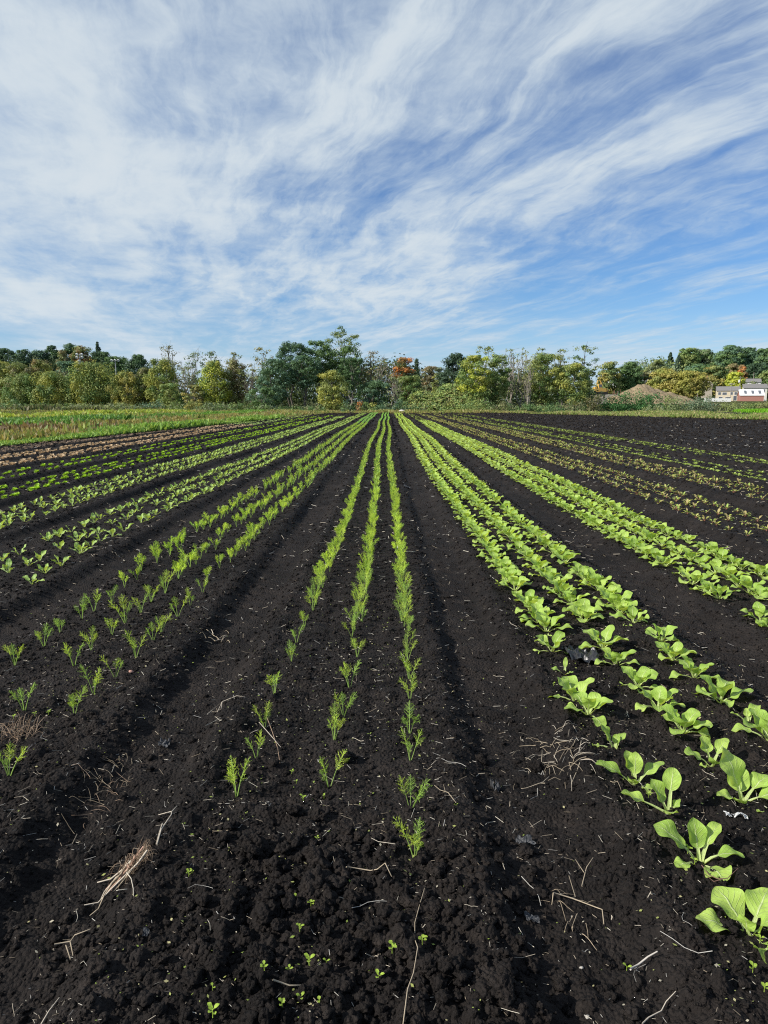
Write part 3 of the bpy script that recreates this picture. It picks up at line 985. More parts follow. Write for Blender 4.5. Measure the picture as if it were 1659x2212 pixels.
BUSHES = [
    (294, 352, 866, 119, 'teal', 'rounded blue green bush at the edge of the verge'),
    (150, 230, 872, 122, ['grey', 'olive'], 'greyish weedy bush below the wide yellow dome'),
    (225, 298, 870, 121, ['grey', 'olive'], 'greyish weedy bush beside the blue green bush'),
    (-10, 60, 868, 130, ['dark', 'mid'], 'dark bush at the picture edge behind the verge'),
    (55, 118, 873, 126, ['mid', 'dark'], 'dark green bush below the spreading green trees'),
    (112, 160, 872, 124, ['mid', 'olive'], 'green bush below the thin grey branched tree'),
    (350, 412, 872, 120, ['mid', 'olive'], 'low green bush behind the grass, near the thin trunks'),
    (404, 436, 862, 121, ['gold', 'olive'], 'yellow climbing bush among thin trunks'),
    (425, 490, 868, 118, ['mid', 'grey'], 'low bush at the foot of the willow like tree'),
    (485, 548, 870, 117, ['dark', 'mid'], 'dark low bush before the dark wood'),
    (545, 600, 874, 113, ['mid', 'grey'], 'low pale leaved bush before the dark wood'),
    (600, 652, 875, 113, ['dark', 'mid'], 'shadowed low bush under the dark wood'),
    (640, 700, 872, 112, ['dark', 'mid'], 'low bush beside the small yellow green tree'),
    (735, 768, 869, 110, ['teal', 'mid'], 'leafy green bush at the end of the fennel rows'),
    (762, 784, 872, 110, ['orange', 'rust'], 'small reddish bush at the end of the fennel rows'),
    (780, 812, 868, 110, ['mid', 'yellow'], 'light green bush beside the reddish one'),
    (808, 850, 870, 113, ['dark', 'teal'], 'shaded bush under the pale bare tree'),
    (845, 885, 864, 114, ['teal', 'mid'], 'bluish bush at the foot of the vine covered bank'),
    (888, 928, 875, 110, ['brown', 'dark'], 'brown low bush in front of the vine covered bank'),
    (1000, 1060, 858, 113, ['mid', 'olive'], 'green bush at the foot of the large yellow green tree'),
    (1055, 1110, 866, 112, ['mid', 'brown'], 'low brownish bush under the birches'),
    (1105, 1160, 870, 112, ['dark', 'mid'], 'dark low bush under the birches'),
    (1155, 1215, 868, 111, ['mid', 'dark'], 'round green bush at the edge of the bare soil'),
    (1210, 1262, 865, 114, ['dark', 'brown'], 'dark bush below the broad olive yellow tree'),
    (1262, 1305, 857, 128, ['rust', 'brown', 'olive'], 'rust brown bush below the earth digger'),
    (1302, 1350, 847, 121, 'hedge', 'dark green hedge bush in front of the sand heap, first of three'),
    (1340, 1390, 843, 122, 'hedge', 'dark green hedge bush in front of the sand heap, middle one'),
    (1382, 1432, 845, 121, 'hedge', 'dark green hedge bush in front of the sand heap, last of three'),
    (1385, 1440, 873, 117, ['grey', 'olive'], 'pale weedy bush in front of the dark hedge bushes'),
    (1432, 1492, 857, 128, ['grey', 'mid', 'olive'], 'grey green bush before the low end of the sand heap'),
    (1485, 1540, 858, 132, ['teal', 'grey'], 'grey teal bush beside the white fence'),
    (1545, 1600, 869, 140, ['olive', 'grey'], 'low weedy bush in front of the beige house'),
    (1600, 1650, 868, 140, ['olive', 'mid'], 'low weedy bush in front of the red barn'),
    (1640, 1700, 866, 138, ['olive', 'brown'], 'low brownish bush beside the red barn wall'),
]


def build_trees():
    for i, (x0, x1, top, d, style, pal, bark, label) in enumerate(TREES):
        xa, zt = at_y(x0, top, d)
        xb, _ = at_y(x1, top, d)
        x = (xa + xb) / 2
        z0 = float(terrain(np.array([x]), np.array([float(d)]))[0]) - 0.1
        name = 'conifer_tree' if style == 'conifer' else ('bare_tree' if style in ('bare', 'sparse') else 'leafy_tree')
        make_tree(name, x, d, z0, zt - z0, xb - xa, style, pal, label, 'tree', 'trees beyond the field', i, bark)
    for i, (x0, x1, top, d, pal, label) in enumerate(BUSHES):
        xa, zt = at_y(x0, top, d)
        xb, _ = at_y(x1, top, d)
        x = (xa + xb) / 2
        z0 = float(terrain(np.array([x]), np.array([float(d)]))[0]) - 0.05
        make_tree('bush', x, d, z0, max(0.8, (zt - z0) * 1.22), (xb - xa) * 1.05, 'bush', pal, label, 'bush', 'bushes along the field edge', 300 + i, 'dark')
    # what cannot be told apart: the shaded inside of the woods
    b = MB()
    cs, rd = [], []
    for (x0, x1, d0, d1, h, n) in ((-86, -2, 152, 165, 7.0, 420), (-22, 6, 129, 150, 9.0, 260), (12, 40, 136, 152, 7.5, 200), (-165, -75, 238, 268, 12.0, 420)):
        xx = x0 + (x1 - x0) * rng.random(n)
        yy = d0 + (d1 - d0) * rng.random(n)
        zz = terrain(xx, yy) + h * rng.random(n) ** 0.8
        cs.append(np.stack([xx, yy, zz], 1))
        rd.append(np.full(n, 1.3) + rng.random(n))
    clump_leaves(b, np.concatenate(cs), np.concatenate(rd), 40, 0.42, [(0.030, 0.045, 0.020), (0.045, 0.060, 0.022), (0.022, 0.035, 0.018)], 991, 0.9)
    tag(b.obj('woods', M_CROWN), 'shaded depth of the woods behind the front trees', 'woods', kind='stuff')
    b = MB()
    cs, rd, n = [], [], 900
    xx = 40 + 140 * rng.random(n)
    yy = 330 + 150 * rng.random(n)
    keep = xx > 0.33 * yy
    xx, yy = xx[keep], yy[keep]
    zz = terrain(xx, yy) + 9.0 * rng.random(len(xx))
    clump_leaves(b, np.stack([xx, yy, zz], 1), 2.2 + 2 * rng.random(len(xx)), 26, 0.9, PAL['mid'] + PAL['teal'] + PAL['olive'] + PAL['grey'], 992, 0.9)
    n = 420
    xx = 6 + 42 * rng.random(n)
    yy = 185 + 60 * rng.random(n)
    zz = terrain(xx, yy) + 8.5 * rng.random(n) ** 0.8
    clump_leaves(b, np.stack([xx, yy, zz], 1), 1.6 + 1.4 * rng.random(n), 36, 0.5, PAL['grey'] + PAL['olive'] + PAL['brown'], 993, 0.9)
    tag(b.obj('woods', M_CROWN), 'mixed far woods covering the hill behind the houses', 'woods', kind='stuff')
    # undergrowth at the foot of the trees
    b = MB()
    n = 900
    xx = -66 + 112 * rng.random(n)
    yy = 116.5 + 7 * rng.random(n) + np.where(xx < -25, 6, 0)
    xx, yy = xx[xx < 33], yy[xx < 33]
    n = len(xx)
    zz = 0.15 + 0.9 * rng.random(n) ** 1.6
    clump_leaves(b, np.stack([xx, yy, zz], 1), 0.45 + 0.5 * rng.random(n), 22, 0.26, PAL['mid'] + PAL['grey'] + PAL['olive'] + PAL['brown'], 994, 0.8)
    tag(b.obj('undergrowth', M_CROWN), 'tangled undergrowth along the foot of the tree line', 'undergrowth', kind='stuff')
    # reeds and weeds on the verge in front of the belt
    p = np.stack([-66 + 34 * rng.random(2600), 112 + 5 * rng.random(2600)], 1)
    tufts('reeds', 'tall pale reeds in front of the olive tree belt', 'reeds', p, 0.55, [(0.15, 0.16, 0.07), (0.19, 0.18, 0.09), (0.11, 0.15, 0.05)], M_CROWN, 0.5, 0.8, 6)
    # vine covered bank
    xa, _ = at_y(866, 880, 121)
    xb, _ = at_y(1040, 880, 121)
    X, Y = np.meshgrid(np.linspace(xa - 3, xb + 3, 60), np.linspace(112, 138, 40))
    Z = bank_h(X, Y)
    mm, t, out = nodes('bank_earth')
    geo = t.n('ShaderNodeNewGeometry')
    nz = t.noise(geo.outputs['Position'], 1.2, 6.0)
    principled(t, out, t.mix(nz, (0.03, 0.045, 0.015, 1), (0.07, 0.08, 0.03, 1)), 0.95, 0.05, nz, 0.2)
    tag(grid_mesh('bank_terrain', X, Y, Z, mm), 'earth bank under the vines', 'bank', kind='structure')
    b = MB()
    n = 1100
    xx = xa - 1 + (xb - xa + 2) * rng.random(n)
    yy = 113.5 + 10 * rng.random(n)
    zz = bank_h(xx, yy)
    k = zz > 0.25
    xx, yy, zz = xx[k], yy[k], zz[k]
    clump_leaves(b, np.stack([xx, yy, zz + 0.1], 1), 0.5 + 0.5 * rng.random(len(xx)), 30, 0.24,
                 [(0.11, 0.15, 0.04), (0.15, 0.17, 0.05), (0.08, 0.12, 0.035), (0.12, 0.10, 0.04), (0.07, 0.11, 0.05)], 995, 0.7)
    tag(b.obj('vines', M_CROWN), 'blanket of climbing vines over the earth bank', 'vines', kind='stuff')


def bank_h(x, y):
    xm = lambda px: at_y(px, 870, 121)[0]
    top = 3.0 * sstep(x, xm(860), xm(905)) + 1.25 * sstep(x, xm(935), xm(968)) - 0.4 * sstep(x, xm(915), xm(930)) * (1 - sstep(x, xm(930), xm(960)))
    top = top * (1 - sstep(x, xm(1010), xm(1050)))
    return top * sstep(y, 113.5, 120.5) * (1 - 0.6 * sstep(y, 126, 138)) + 0.5 * vnoise(x * 0.5, y * 0.5, 91) * (top > 0.3) - 0.15


build_trees()

# ------------------------------------------------------------------ buildings, machines, heaps
M_ROOF = flat_mat('shingle_roof', (0.20, 0.19, 0.185), 0.9, 0.1, 3.0, 0.3)
M_GLASS = flat_mat('window_glass', (0.10, 0.11, 0.13), 0.2, 0.5, 2.0, 0.2)
M_WHITE = flat_mat('white_paint', (0.72, 0.72, 0.70), 0.7, 0.2, 2.0, 0.08)


def siding(name, c, horizontal=True, pitch=0.2, amt=0.12):
    m, t, out = nodes(name)
    tc = t.n('ShaderNodeTexCoord')
    sp = t.n('ShaderNodeSeparateXYZ')
    t.put(sp.inputs[0], tc.outputs['Object'])
    q = t.m('FRACT', t.m('DIVIDE', sp.outputs[2 if horizontal else 0], pitch))
    nz = t.noise(tc.outputs['Object'], 1.5, 5.0)
    c0 = tuple(x * (1 - amt) for x in c)
    principled(t, out, t.mix(nz, (*c0, 1), (*c, 1)), 0.75, 0.2, q, 0.03)
    return m


def house(name, label, x, y, z, w, d, h_eave, h_ridge, rz, wall, roof, windows, side_windows=(), ridge_along='x', chimney=False, over=0.3):
    """gabled house, front wall facing -Y before turning; windows: (x, z, width, height) on the front"""
    e = empty(name, (x, y, z), rz)
    b = MB()
    hw, hd = w / 2, d / 2
    V = [(-hw, -hd, -1), (hw, -hd, -1), (hw, hd, -1), (-hw, hd, -1), (-hw, -hd, h_eave), (hw, -hd, h_eave), (hw, hd, h_eave), (-hw, hd, h_eave), (-hw, 0, h_ridge), (hw, 0, h_ridge)]
    b.add(V, [(0, 1, 5, 4), (2, 3, 7, 6), (1, 2, 6, 5), (3, 0, 4, 7)])
    b.add(V, [(5, 6, 9), (7, 4, 8)])
    b.obj('wall', wall, e)
    rb = MB()
    t = 0.14
    k = (h_ridge - h_eave) / hd
    for s in (-1, 1):
        y0, z0 = s * (hd + over), h_eave - k * over + 0.02
        P = [(-hw - over, y0, z0), (hw + over, y0, z0), (hw + over, 0, h_ridge + 0.02), (-hw - over, 0, h_ridge + 0.02)]
        Q = [(a, bb, c + t) for a, bb, c in P]
        rb.add(P + Q, [(3, 2, 1, 0), (4, 5, 6, 7), (0, 1, 5, 4), (1, 2, 6, 5), (2, 3, 7, 6), (3, 0, 4, 7)])
    r = rb.obj('roof', roof, e)
    if chimney:
        MB().box(-0.35, 0.35, -0.3, 0.3, h_ridge - 0.5, h_ridge + 0.9).obj('chimney', M_BRICK, r).location = (-hw * .4, 0.4, 0)
    for (wx, wz, ww, wh) in windows:
        f = MB().box(wx - ww / 2 - .08, wx + ww / 2 + .08, -hd - 0.05, -hd + .02, wz - .08, wz + wh + .08).obj('window', M_WHITE, e)
        MB().box(wx - ww / 2, wx + ww / 2, -hd - 0.075, -hd - .04, wz, wz + wh).obj('pane', M_GLASS, f)
    for (wy, wz, ww, wh) in side_windows:
        f = MB().box(hw - .02, hw + .05, wy - ww / 2 - .08, wy + ww / 2 + .08, wz - .08, wz + wh + .08).obj('window', M_WHITE, e)
        MB().box(hw + .04, hw + .075, wy - ww / 2, wy + ww / 2, wz, wz + wh).obj('pane', M_GLASS, f)
    return tag(e, label, 'house' if 'barn' not in name else 'barn', 'buildings by the wooded hill')


M_BRICK = flat_mat('brick', (0.22, 0.10, 0.07), 0.9, 0.1, 6.0, 0.3)


def zt(x, y):
    return float(terrain(np.array([float(x)]), np.array([float(y)]))[0])


def build_buildings():
    # beige two-storey house
    D = 300.0
    x0, zg = at_y(1551, 866.5, D)
    x1, _ = at_y(1593, 866.5, D)
    _, ze = at_y(1551, 844, D)
    _, zr = at_y(1551, 836, D)
    w = (x1 - x0) / math.cos(R(22))
    he, hr = ze - zg, zr - zg
    rz = R(-22)
    house('beige_house', 'beige two storey house with a grey gable side behind the white fence', (x0 + x1) / 2 + 1.6, D + 4, zg, w, 9.0, he, hr + 0.2, rz,
          siding('beige_siding', (0.66, 0.57, 0.42)), M_ROOF,
          [(-3.3, 2.6, 1.0, 1.1), (-1.4, 2.6, 1.6, 1.0), (1.2, 2.6, 0.9, 1.1), (2.8, 2.6, 1.0, 1.1), (-2.8, .5, 1.4, 1.3), (0.0, .5, 2.0, 1.2), (2.6, .3, 1.2, 1.9)], [(0, 2.6, 1.0, 1.1)])
    # red barn, white metal roof
    D = 285.0
    x0, zg = at_y(1602, 869, D)
    x1, _ = at_y(1645, 869, D)
    _, ze = at_y(1602, 854, D)
    _, zr = at_y(1602, 843, D)
    e = house('red_barn', 'low red barn with a white metal roof at the picture edge', (x0 + x1) / 2 + 1.6, D + 4.5, zg, (x1 - x0) / math.cos(R(20)), 10.5, ze - zg, zr - zg + .3, R(-20),
              siding('red_siding', (0.36, 0.175, 0.14), False, 0.25), M_WHITE, [])
    rf = [c for c in e.children if c.name.startswith('roof')][0]
    hd, he, hr = 5.25, ze - zg, zr - zg + .3
    k = (hr - he) / hd
    for q in (-2.2, 0.4, 2.9):
        b = MB()
        P = [(q - .45, -hd * .80, he + k * hd * .20 + .19), (q + .45, -hd * .80, he + k * hd * .20 + .19), (q + .45, -hd * .25, he + k * hd * .75 + .19), (q - .45, -hd * .25, he + k * hd * .75 + .19)]
        b.add(P + [(a, y, z + .05) for a, y, z in P], [(4, 5, 6, 7), (0, 1, 5, 4), (1, 2, 6, 5), (2, 3, 7, 6), (3, 0, 4, 7)])
        b.obj('skylight', M_GLASS, rf)
    # white house behind the barn and the upper one behind it
    D = 312.0
    x0, zg = at_y(1611, 866, D)
    x1, _ = at_y(1654, 866, D)
    _, ze = at_y(1611, 838, D)
    _, zr = at_y(1611, 830.5, D)
    house('white_house', 'white house with dark shuttered windows right behind the red barn', (x0 + x1) / 2 + 1.0, D + 4, zg, (x1 - x0) / math.cos(R(20)), 8.0, ze - zg, zr - zg + .2, R(-20),
          siding('white_siding', (0.66, 0.64, 0.58)), M_ROOF, [(-3.4 + 1.35 * i, 3.7, 0.62, 1.25) for i in range(6)], [(0, 3.6, .9, 1.2)])
    D = 332.0
    x0, zg = at_y(1615, 842, D)
    x1, _ = at_y(1643, 842, D)
    _, ze = at_y(1615, 825.5, D)
    _, zr = at_y(1615, 819, D)
    house('white_house', 'uppermost white house with a blue grey gable, stacked above the others', (x0 + x1) / 2 + 1.0, D + 4, zg, (x1 - x0) / math.cos(R(20)), 7.0, ze - zg, zr - zg + .2, R(-20),
          siding('white_boards', (0.74, 0.74, 0.72)), M_ROOF, [(-1.8, 1.6, .8, 1.0), (1.9, 1.6, .6, 1.1)], [(-1.2, 1.5, .7, 1.0), (1.0, 1.5, .7, 1.0)])
    x0, zg = at_y(1607, 850, 322)
    x1, z1 = at_y(1622, 842, 322)
    house('garden_shed', 'small white lean building beside the shuttered white house', (x0 + x1) / 2, 322, zg - 1.2, x1 - x0, 4.0, 2.4, 3.2, R(-20), M_WHITE, M_ROOF, [(0, .9, .8, .9)])
    # houses showing through the trees
    D = 262.0
    x0, zg = at_y(1308, 845, D)
    x1, _ = at_y(1336, 845, D)
    house('hidden_house', 'house with a pale roof half hidden behind the earth digger', (x0 + x1) / 2, D, zg - 2, x1 - x0, 6.0, 3.2, 5.2, R(-12), siding('grey_siding', (0.4, 0.38, 0.33)), M_WHITE, [(-1, 1.2, .9, 1.1), (1, 1.2, .9, 1.1)])
    D = 296.0
    x0, zg = at_y(1385, 824, D)
    x1, _ = at_y(1404, 824, D)
    _, z1 = at_y(1385, 804, D)
    house('hillside_house', 'white hillside house showing between trees above the sand heap', (x0 + x1) / 2, D, zg - 1, x1 - x0, 5.0, z1 - zg - .6, z1 - zg + 1, R(-15), siding('white_hill_siding', (0.72, 0.72, 0.70)), M_ROOF, [(-.9, 2.2, .7, 1.0), (.9, 2.2, .7, 1.0)])
    D = 318.0
    x0, zg = at_y(1521, 840, D)
    x1, _ = at_y(1538, 840, D)
    house('gabled_house', 'house with a steep grey roof and chimney half hidden by golden tree', (x0 + x1) / 2 - .5, D, zg - 3, x1 - x0 + 1.0, 4.0, 5.0, 7.8, R(70), siding('tan_siding', (0.42, 0.37, 0.30)), M_ROOF, [(0, 2.0, .8, 1.0)], chimney=True)
    D = 400.0
    x0, zg = at_y(1568, 810, D)
    x1, _ = at_y(1592, 810, D)
    house('hilltop_house', 'pale roofed house high among the hill trees', (x0 + x1) / 2, D, zg - 2, x1 - x0, 6, 3.4, 5.4, R(-15), M_WHITE, M_ROOF, [(-1, 1.4, .8, 1.0), (1, 1.4, .8, 1.0)])
    # white board fence
    e = empty('white_fence')
    D = 268.0
    x0, zb = at_y(1528, 868.2, D)
    x1, zt_ = at_y(1581, 860.5, D)
    b = MB()
    h = zt_ - zb
    b.box(0, x1 - x0, -.04, .04, 0.05, h)
    for q in np.arange(0.25, x1 - x0, 0.25):
        b.box(q - .1, q + .1, -.075, -.042, 0.02, h + .03)
    e.location = (x0, D + 2.5, zb)
    e.rotation_euler = (0, 0, R(-16))
    b.obj('fence_panel', M_WHITE, e)
    for q in np.linspace(0, x1 - x0, 7):
        MB().box(q - .08, q + .08, .045, .2, -.4, h + .15).obj('post', M_WHITE, e)
    tag(e, 'long white board fence in front of the beige house', 'fence')
    # poles
    wood = flat_mat('pole_wood', (0.30, 0.27, 0.23), 0.85, 0.1, 4.0, 0.2)

    def pole(name, px, ytop, ybot, D, label, extra=None, r=0.14):
        x, z0 = at_y(px, ybot, D)
        _, z1 = at_y(px, ytop, D)
        e = empty(name, (x, D, z0 - 1.5))
        H = z1 - z0 + 1.5
        MB().tube([(0, 0, 0), (0, 0, H * .5), (0, 0, H)], [r, r * .85, r * .7], 8, (.3, .27, .23)).obj('shaft', wood, e)
        if extra:
            extra(e, H)
        return tag(e, label, 'utility pole' if 'utility' in name else 'pole', 'poles beyond the field')

    def crossarm(e, H):
        MB().box(-1.2, 1.2, -.22, -.10, H - .55, H - .37).obj('crossarm', wood, e)
        for q in (-1.05, -.5, .5, 1.05):
            MB().tube([(q, -.16, H - .36), (q, -.16, H - .2), (q, -.16, H - .1)], [.05, .07, .04], 6, (.5, .5, .5)).obj('insulator', M_WHITE, e)

    def transformer(e, H):
        MB().tube([(-.5, -.1, H - 2.6), (-.5, -.1, H - 2.5), (-.5, -.1, H - 1.5), (-.5, -.1, H - 1.4)], [.2, .33, .33, .2], 10, (.5, .5, .5)).obj('transformer', M_WHITE, e)
        MB().box(-.7, .7, -.2, -.1, H - .5, H - .36).obj('crossarm', wood, e)

    pole('utility_pole', 1577.5, 827.5, 866, 290, 'utility pole with a crossarm in front of the beige house', crossarm)
    pole('utility_pole', 1598, 813, 840, 306, 'utility pole with a white transformer before the lime yellow tree', transformer)
    pole('utility_pole', 1627.5, 804, 822, 330, 'plain pole rising behind the uppermost white house')
    pole('gate_post', 1505.5, 850, 867, 190, 'short pale post beside the low end of the sand heap', None, 0.1)

    # sports floodlights behind the olive belt
    steel = flat_mat('floodlight_steel', (0.32, 0.33, 0.34), 0.5, 0.4, 3.0, 0.1)
    D = 205.0
    x, z1 = at_y(172, 766, D)
    e = empty('floodlight_pole', (x, D, zt(x, D)))
    H = z1 - zt(x, D)
    MB().tube([(0, 0, -.5), (0, 0, H * .5), (0, 0, H + .2)], [.25, .2, .14], 8, (.3, .3, .3)).obj('shaft', steel, e)
    for zz, qs in ((H, (-.7, .7)), (H - .8, (-.75, .75)), (H - 1.8, (-.2,)), (H - 2.6, (-.2,)), (H - 4.2, (-1.0, -.4))):
        MB().box(-1.0, 1.0, .1, .2, zz - .08, zz + .02).obj('crossbar', steel, e)
        for q in qs:
            MB().tube([(q, -.45, zz - .1), (q, -.40, zz - .06), (q, -.05, zz + .12), (q, .05, zz + .16)], [.36, .38, .30, .12], 10, (.7, .7, .7)).obj('lamp_head', M_WHITE, e)
    tag(e, 'tall floodlight pole with stacked white lamp heads behind the olive belt', 'floodlight', 'floodlights behind the olive belt')
    x, z1 = at_y(249, 779, D)
    e = empty('floodlight_pole', (x, D, zt(x, D)))
    H = z1 - zt(x, D)
    MB().tube([(0, 0, -.5), (0, 0, H * .5), (0, 0, H + .1)], [.22, .18, .13], 8, (.3, .3, .3)).obj('shaft', steel, e)
    MB().box(-1.2, 1.2, .1, .2, H - .1, H).obj('crossbar', steel, e)
    for q in (-.95, 0, .95):
        MB().tube([(q, -.45, H - .1), (q, -.40, H - .06), (q, -.05, H + .12), (q, .05, H + .16)], [.34, .36, .28, .12], 10, (.7, .7, .7)).obj('lamp_head', M_WHITE, e)
    tag(e, 'smaller floodlight pole with three lamps on one bar', 'floodlight', 'floodlights behind the olive belt')

    # sand heap
    D0 = 196.0
    prof = [(1322, 853), (1336, 852), (1352, 844), (1370, 834), (1383, 829), (1390, 828), (1398, 831), (1412, 838), (1425, 841), (1440, 845), (1458, 850), (1476, 855), (1490, 861), (1502, 867)]
    pts = [at_y(px, py, D0) for px, py in prof]
    px_, pz_ = np.array([p[0] for p in pts]), np.array([p[1] for p in pts])
    X, V = np.meshgrid(np.linspace(px_[0] - 2, px_[-1] + 2, 150), np.linspace(-1, 1, 70))
    g = terrain(X, D0 + V * 11)
    crest = np.interp(X, px_, pz_, left=float(g.min()), right=float(g.min()))
    Hh = np.maximum(crest - 1.2, 0)
    Z = 1.2 + Hh * np.clip(1 - np.abs(V) ** 1.1, 0, 1) + 0.45 * vnoise(X * .9 + V * 2, V * 5, 5) * (Hh > .3) + 0.2 * vnoise(X * 2.4, V * 16, 6) - 0.35 * np.abs(vnoise(X * 1.1, V * 1.4, 8)) * (Hh > .5)
    mm, t, out = nodes('sand')
    geo = t.n('ShaderNodeNewGeometry')
    nz = t.noise(geo.outputs['Position'], 0.8, 8.0, 0.65)
    principled(t, out, t.mix(t.ss(nz, .35, .7), (0.20, 0.152, 0.095, 1), (0.31, 0.24, 0.15, 1)), 0.95, 0.05, nz, 0.25)
    o = grid_mesh('sand_heap', X, D0 + V * 11, Z, mm)
    tag(o, 'large heap of tan sand behind the dark hedge bushes', 'sand heap')
    # grey earth bank the digger stands on
    D1 = 206.0
    xa, za = at_y(1262, 853, D1)
    xb, _ = at_y(1350, 853, D1)
    X, Y = np.meshgrid(np.linspace(xa - 3, xb + 8, 50), np.linspace(D1 - 8, D1 + 8, 24))
    Z = 1.0 + (za - 1.0) * sstep(Y, D1 - 8, D1 - 3) * sstep(X, xa - 3, xa + 1) * (1 - .5 * sstep(X, xb + 2, xb + 8)) + 0.3 * vnoise(X * .8, Y * .8, 4)
    tag(grid_mesh('earth_bank_terrain', X, Y, Z, flat_mat('grey_earth', (0.20, 0.18, 0.15), 0.95, 0.05, 1.0, 0.3)), 'grey earth bank beside the sand heap', 'bank', kind='structure')
    # earth digger
    yel = flat_mat('machine_yellow', (0.50, 0.32, 0.08), 0.5, 0.4, 2.0, 0.15)
    drk = flat_mat('machine_dark', (0.035, 0.033, 0.03), 0.8, 0.2, 3.0, 0.3)
    x, z = at_y(1294, 851.5, D1)
    e = empty('earth_digger', (x, D1, z - .25), R(8))
    for sy in (-.9, .9):
        b = MB()
        ring = [(-1.9, .05), (-2.15, .45), (-1.9, .85), (1.9, .85), (2.15, .45), (1.9, .05)]
        V = [(p, sy - .28, q) for p, q in ring] + [(p, sy + .28, q) for p, q in ring]
        b.add(V, [(i, (i + 1) % 6, (i + 1) % 6 + 6, i + 6) for i in range(6)])
        b.add(V, [(5, 4, 3, 2), (5, 2, 1, 0), (6, 7, 8, 11), (8, 9, 10, 11)])
        b.obj('track', drk, e)
    MB().box(-1.7, 1.7, -1.0, 1.0, .9, 1.9).obj('body', yel, e)
    cb = MB().box(-.6, .5, -.9, .1, 1.9, 3.1).obj('cab', yel, e)
    MB().box(-.5, .4, -.93, -.905, 2.2, 2.95).obj('window', M_GLASS, cb)
    MB().box(-1.55, -.8, -.5, .7, 1.9, 2.35).obj('engine_cover', yel, e)
    MB().tube([(.5, .5, 1.8), (.75, .5, 3.4), (.3, .5, 4.2), (-.3, .5, 4.1), (-.55, .5, 3.2)], [.24, .22, .2, .18, .15], 6, (.6, .4, .05)).obj('boom', yel, e)
    b = MB().box(-3.2, -1.8, .2, .9, .9, 1.15)
    b.box(-3.3, -3.1, -.9, 1.0, .3, 1.2)
    b.obj('blade', yel, e)
    tag(e, 'yellow earth digger with a raised bent boom beside the sand heap', 'digger')
    # scrap by the digger
    x, z = at_y(1325, 851.5, D1)
    rust = flat_mat('rusty_steel', (0.16, 0.09, 0.06), 0.9, 0.1, 3.0, 0.4)
    b = MB()
    for i in range(14):
        p = np.array([rnd.uniform(-2.5, 2.5), rnd.uniform(-1, 1), .1])
        q = p + np.array([rnd.uniform(-1.2, 1.2), rnd.uniform(-.5, .5), rnd.uniform(.3, 2.0)])
        b.tube([p, (p + q) / 2, q], .1, 5)
    o = b.obj('scrap_heap', rust)
    o.location = (x, D1, z - .4)
    tag(o, 'tangle of rusty scrap beams beside the yellow digger', 'scrap')
    # pale sack at the end of the rows
    x, y = at(868, 887.5)
    y = 112.0
    x = at_y(868, 887, y)[0]
    n, m = 14, 20
    th, ph = np.meshgrid(np.linspace(0, math.pi, n), np.linspace(0, 2 * math.pi, m), indexing='ij')
    rr = 1 + 0.22 * vnoise(th * 2.3 + 5, ph * 1.6, 3)
    b = MB()
    X, Y, Z = .5 * rr * np.sin(th) * np.cos(ph), .3 * rr * np.sin(th) * np.sin(ph), .22 * rr * np.cos(th) + .16
    i = np.arange(n - 1)[:, None] * m + np.arange(m - 1)[None]
    b.add(np.stack([X, Y, Z], -1).reshape(-1, 3), np.stack([i, i + m, i + m + 1, i + 1], -1).reshape(-1, 4))
    o = b.obj('white_sack', flat_mat('sack_cloth', (0.6, 0.57, 0.52), 0.9, 0.1, 5.0, 0.2), smooth=True)
    o.location = (x, y, 0.05)
    tag(o, 'low whitish sack lying in grass past the bok choy rows', 'sack')


build_buildings()

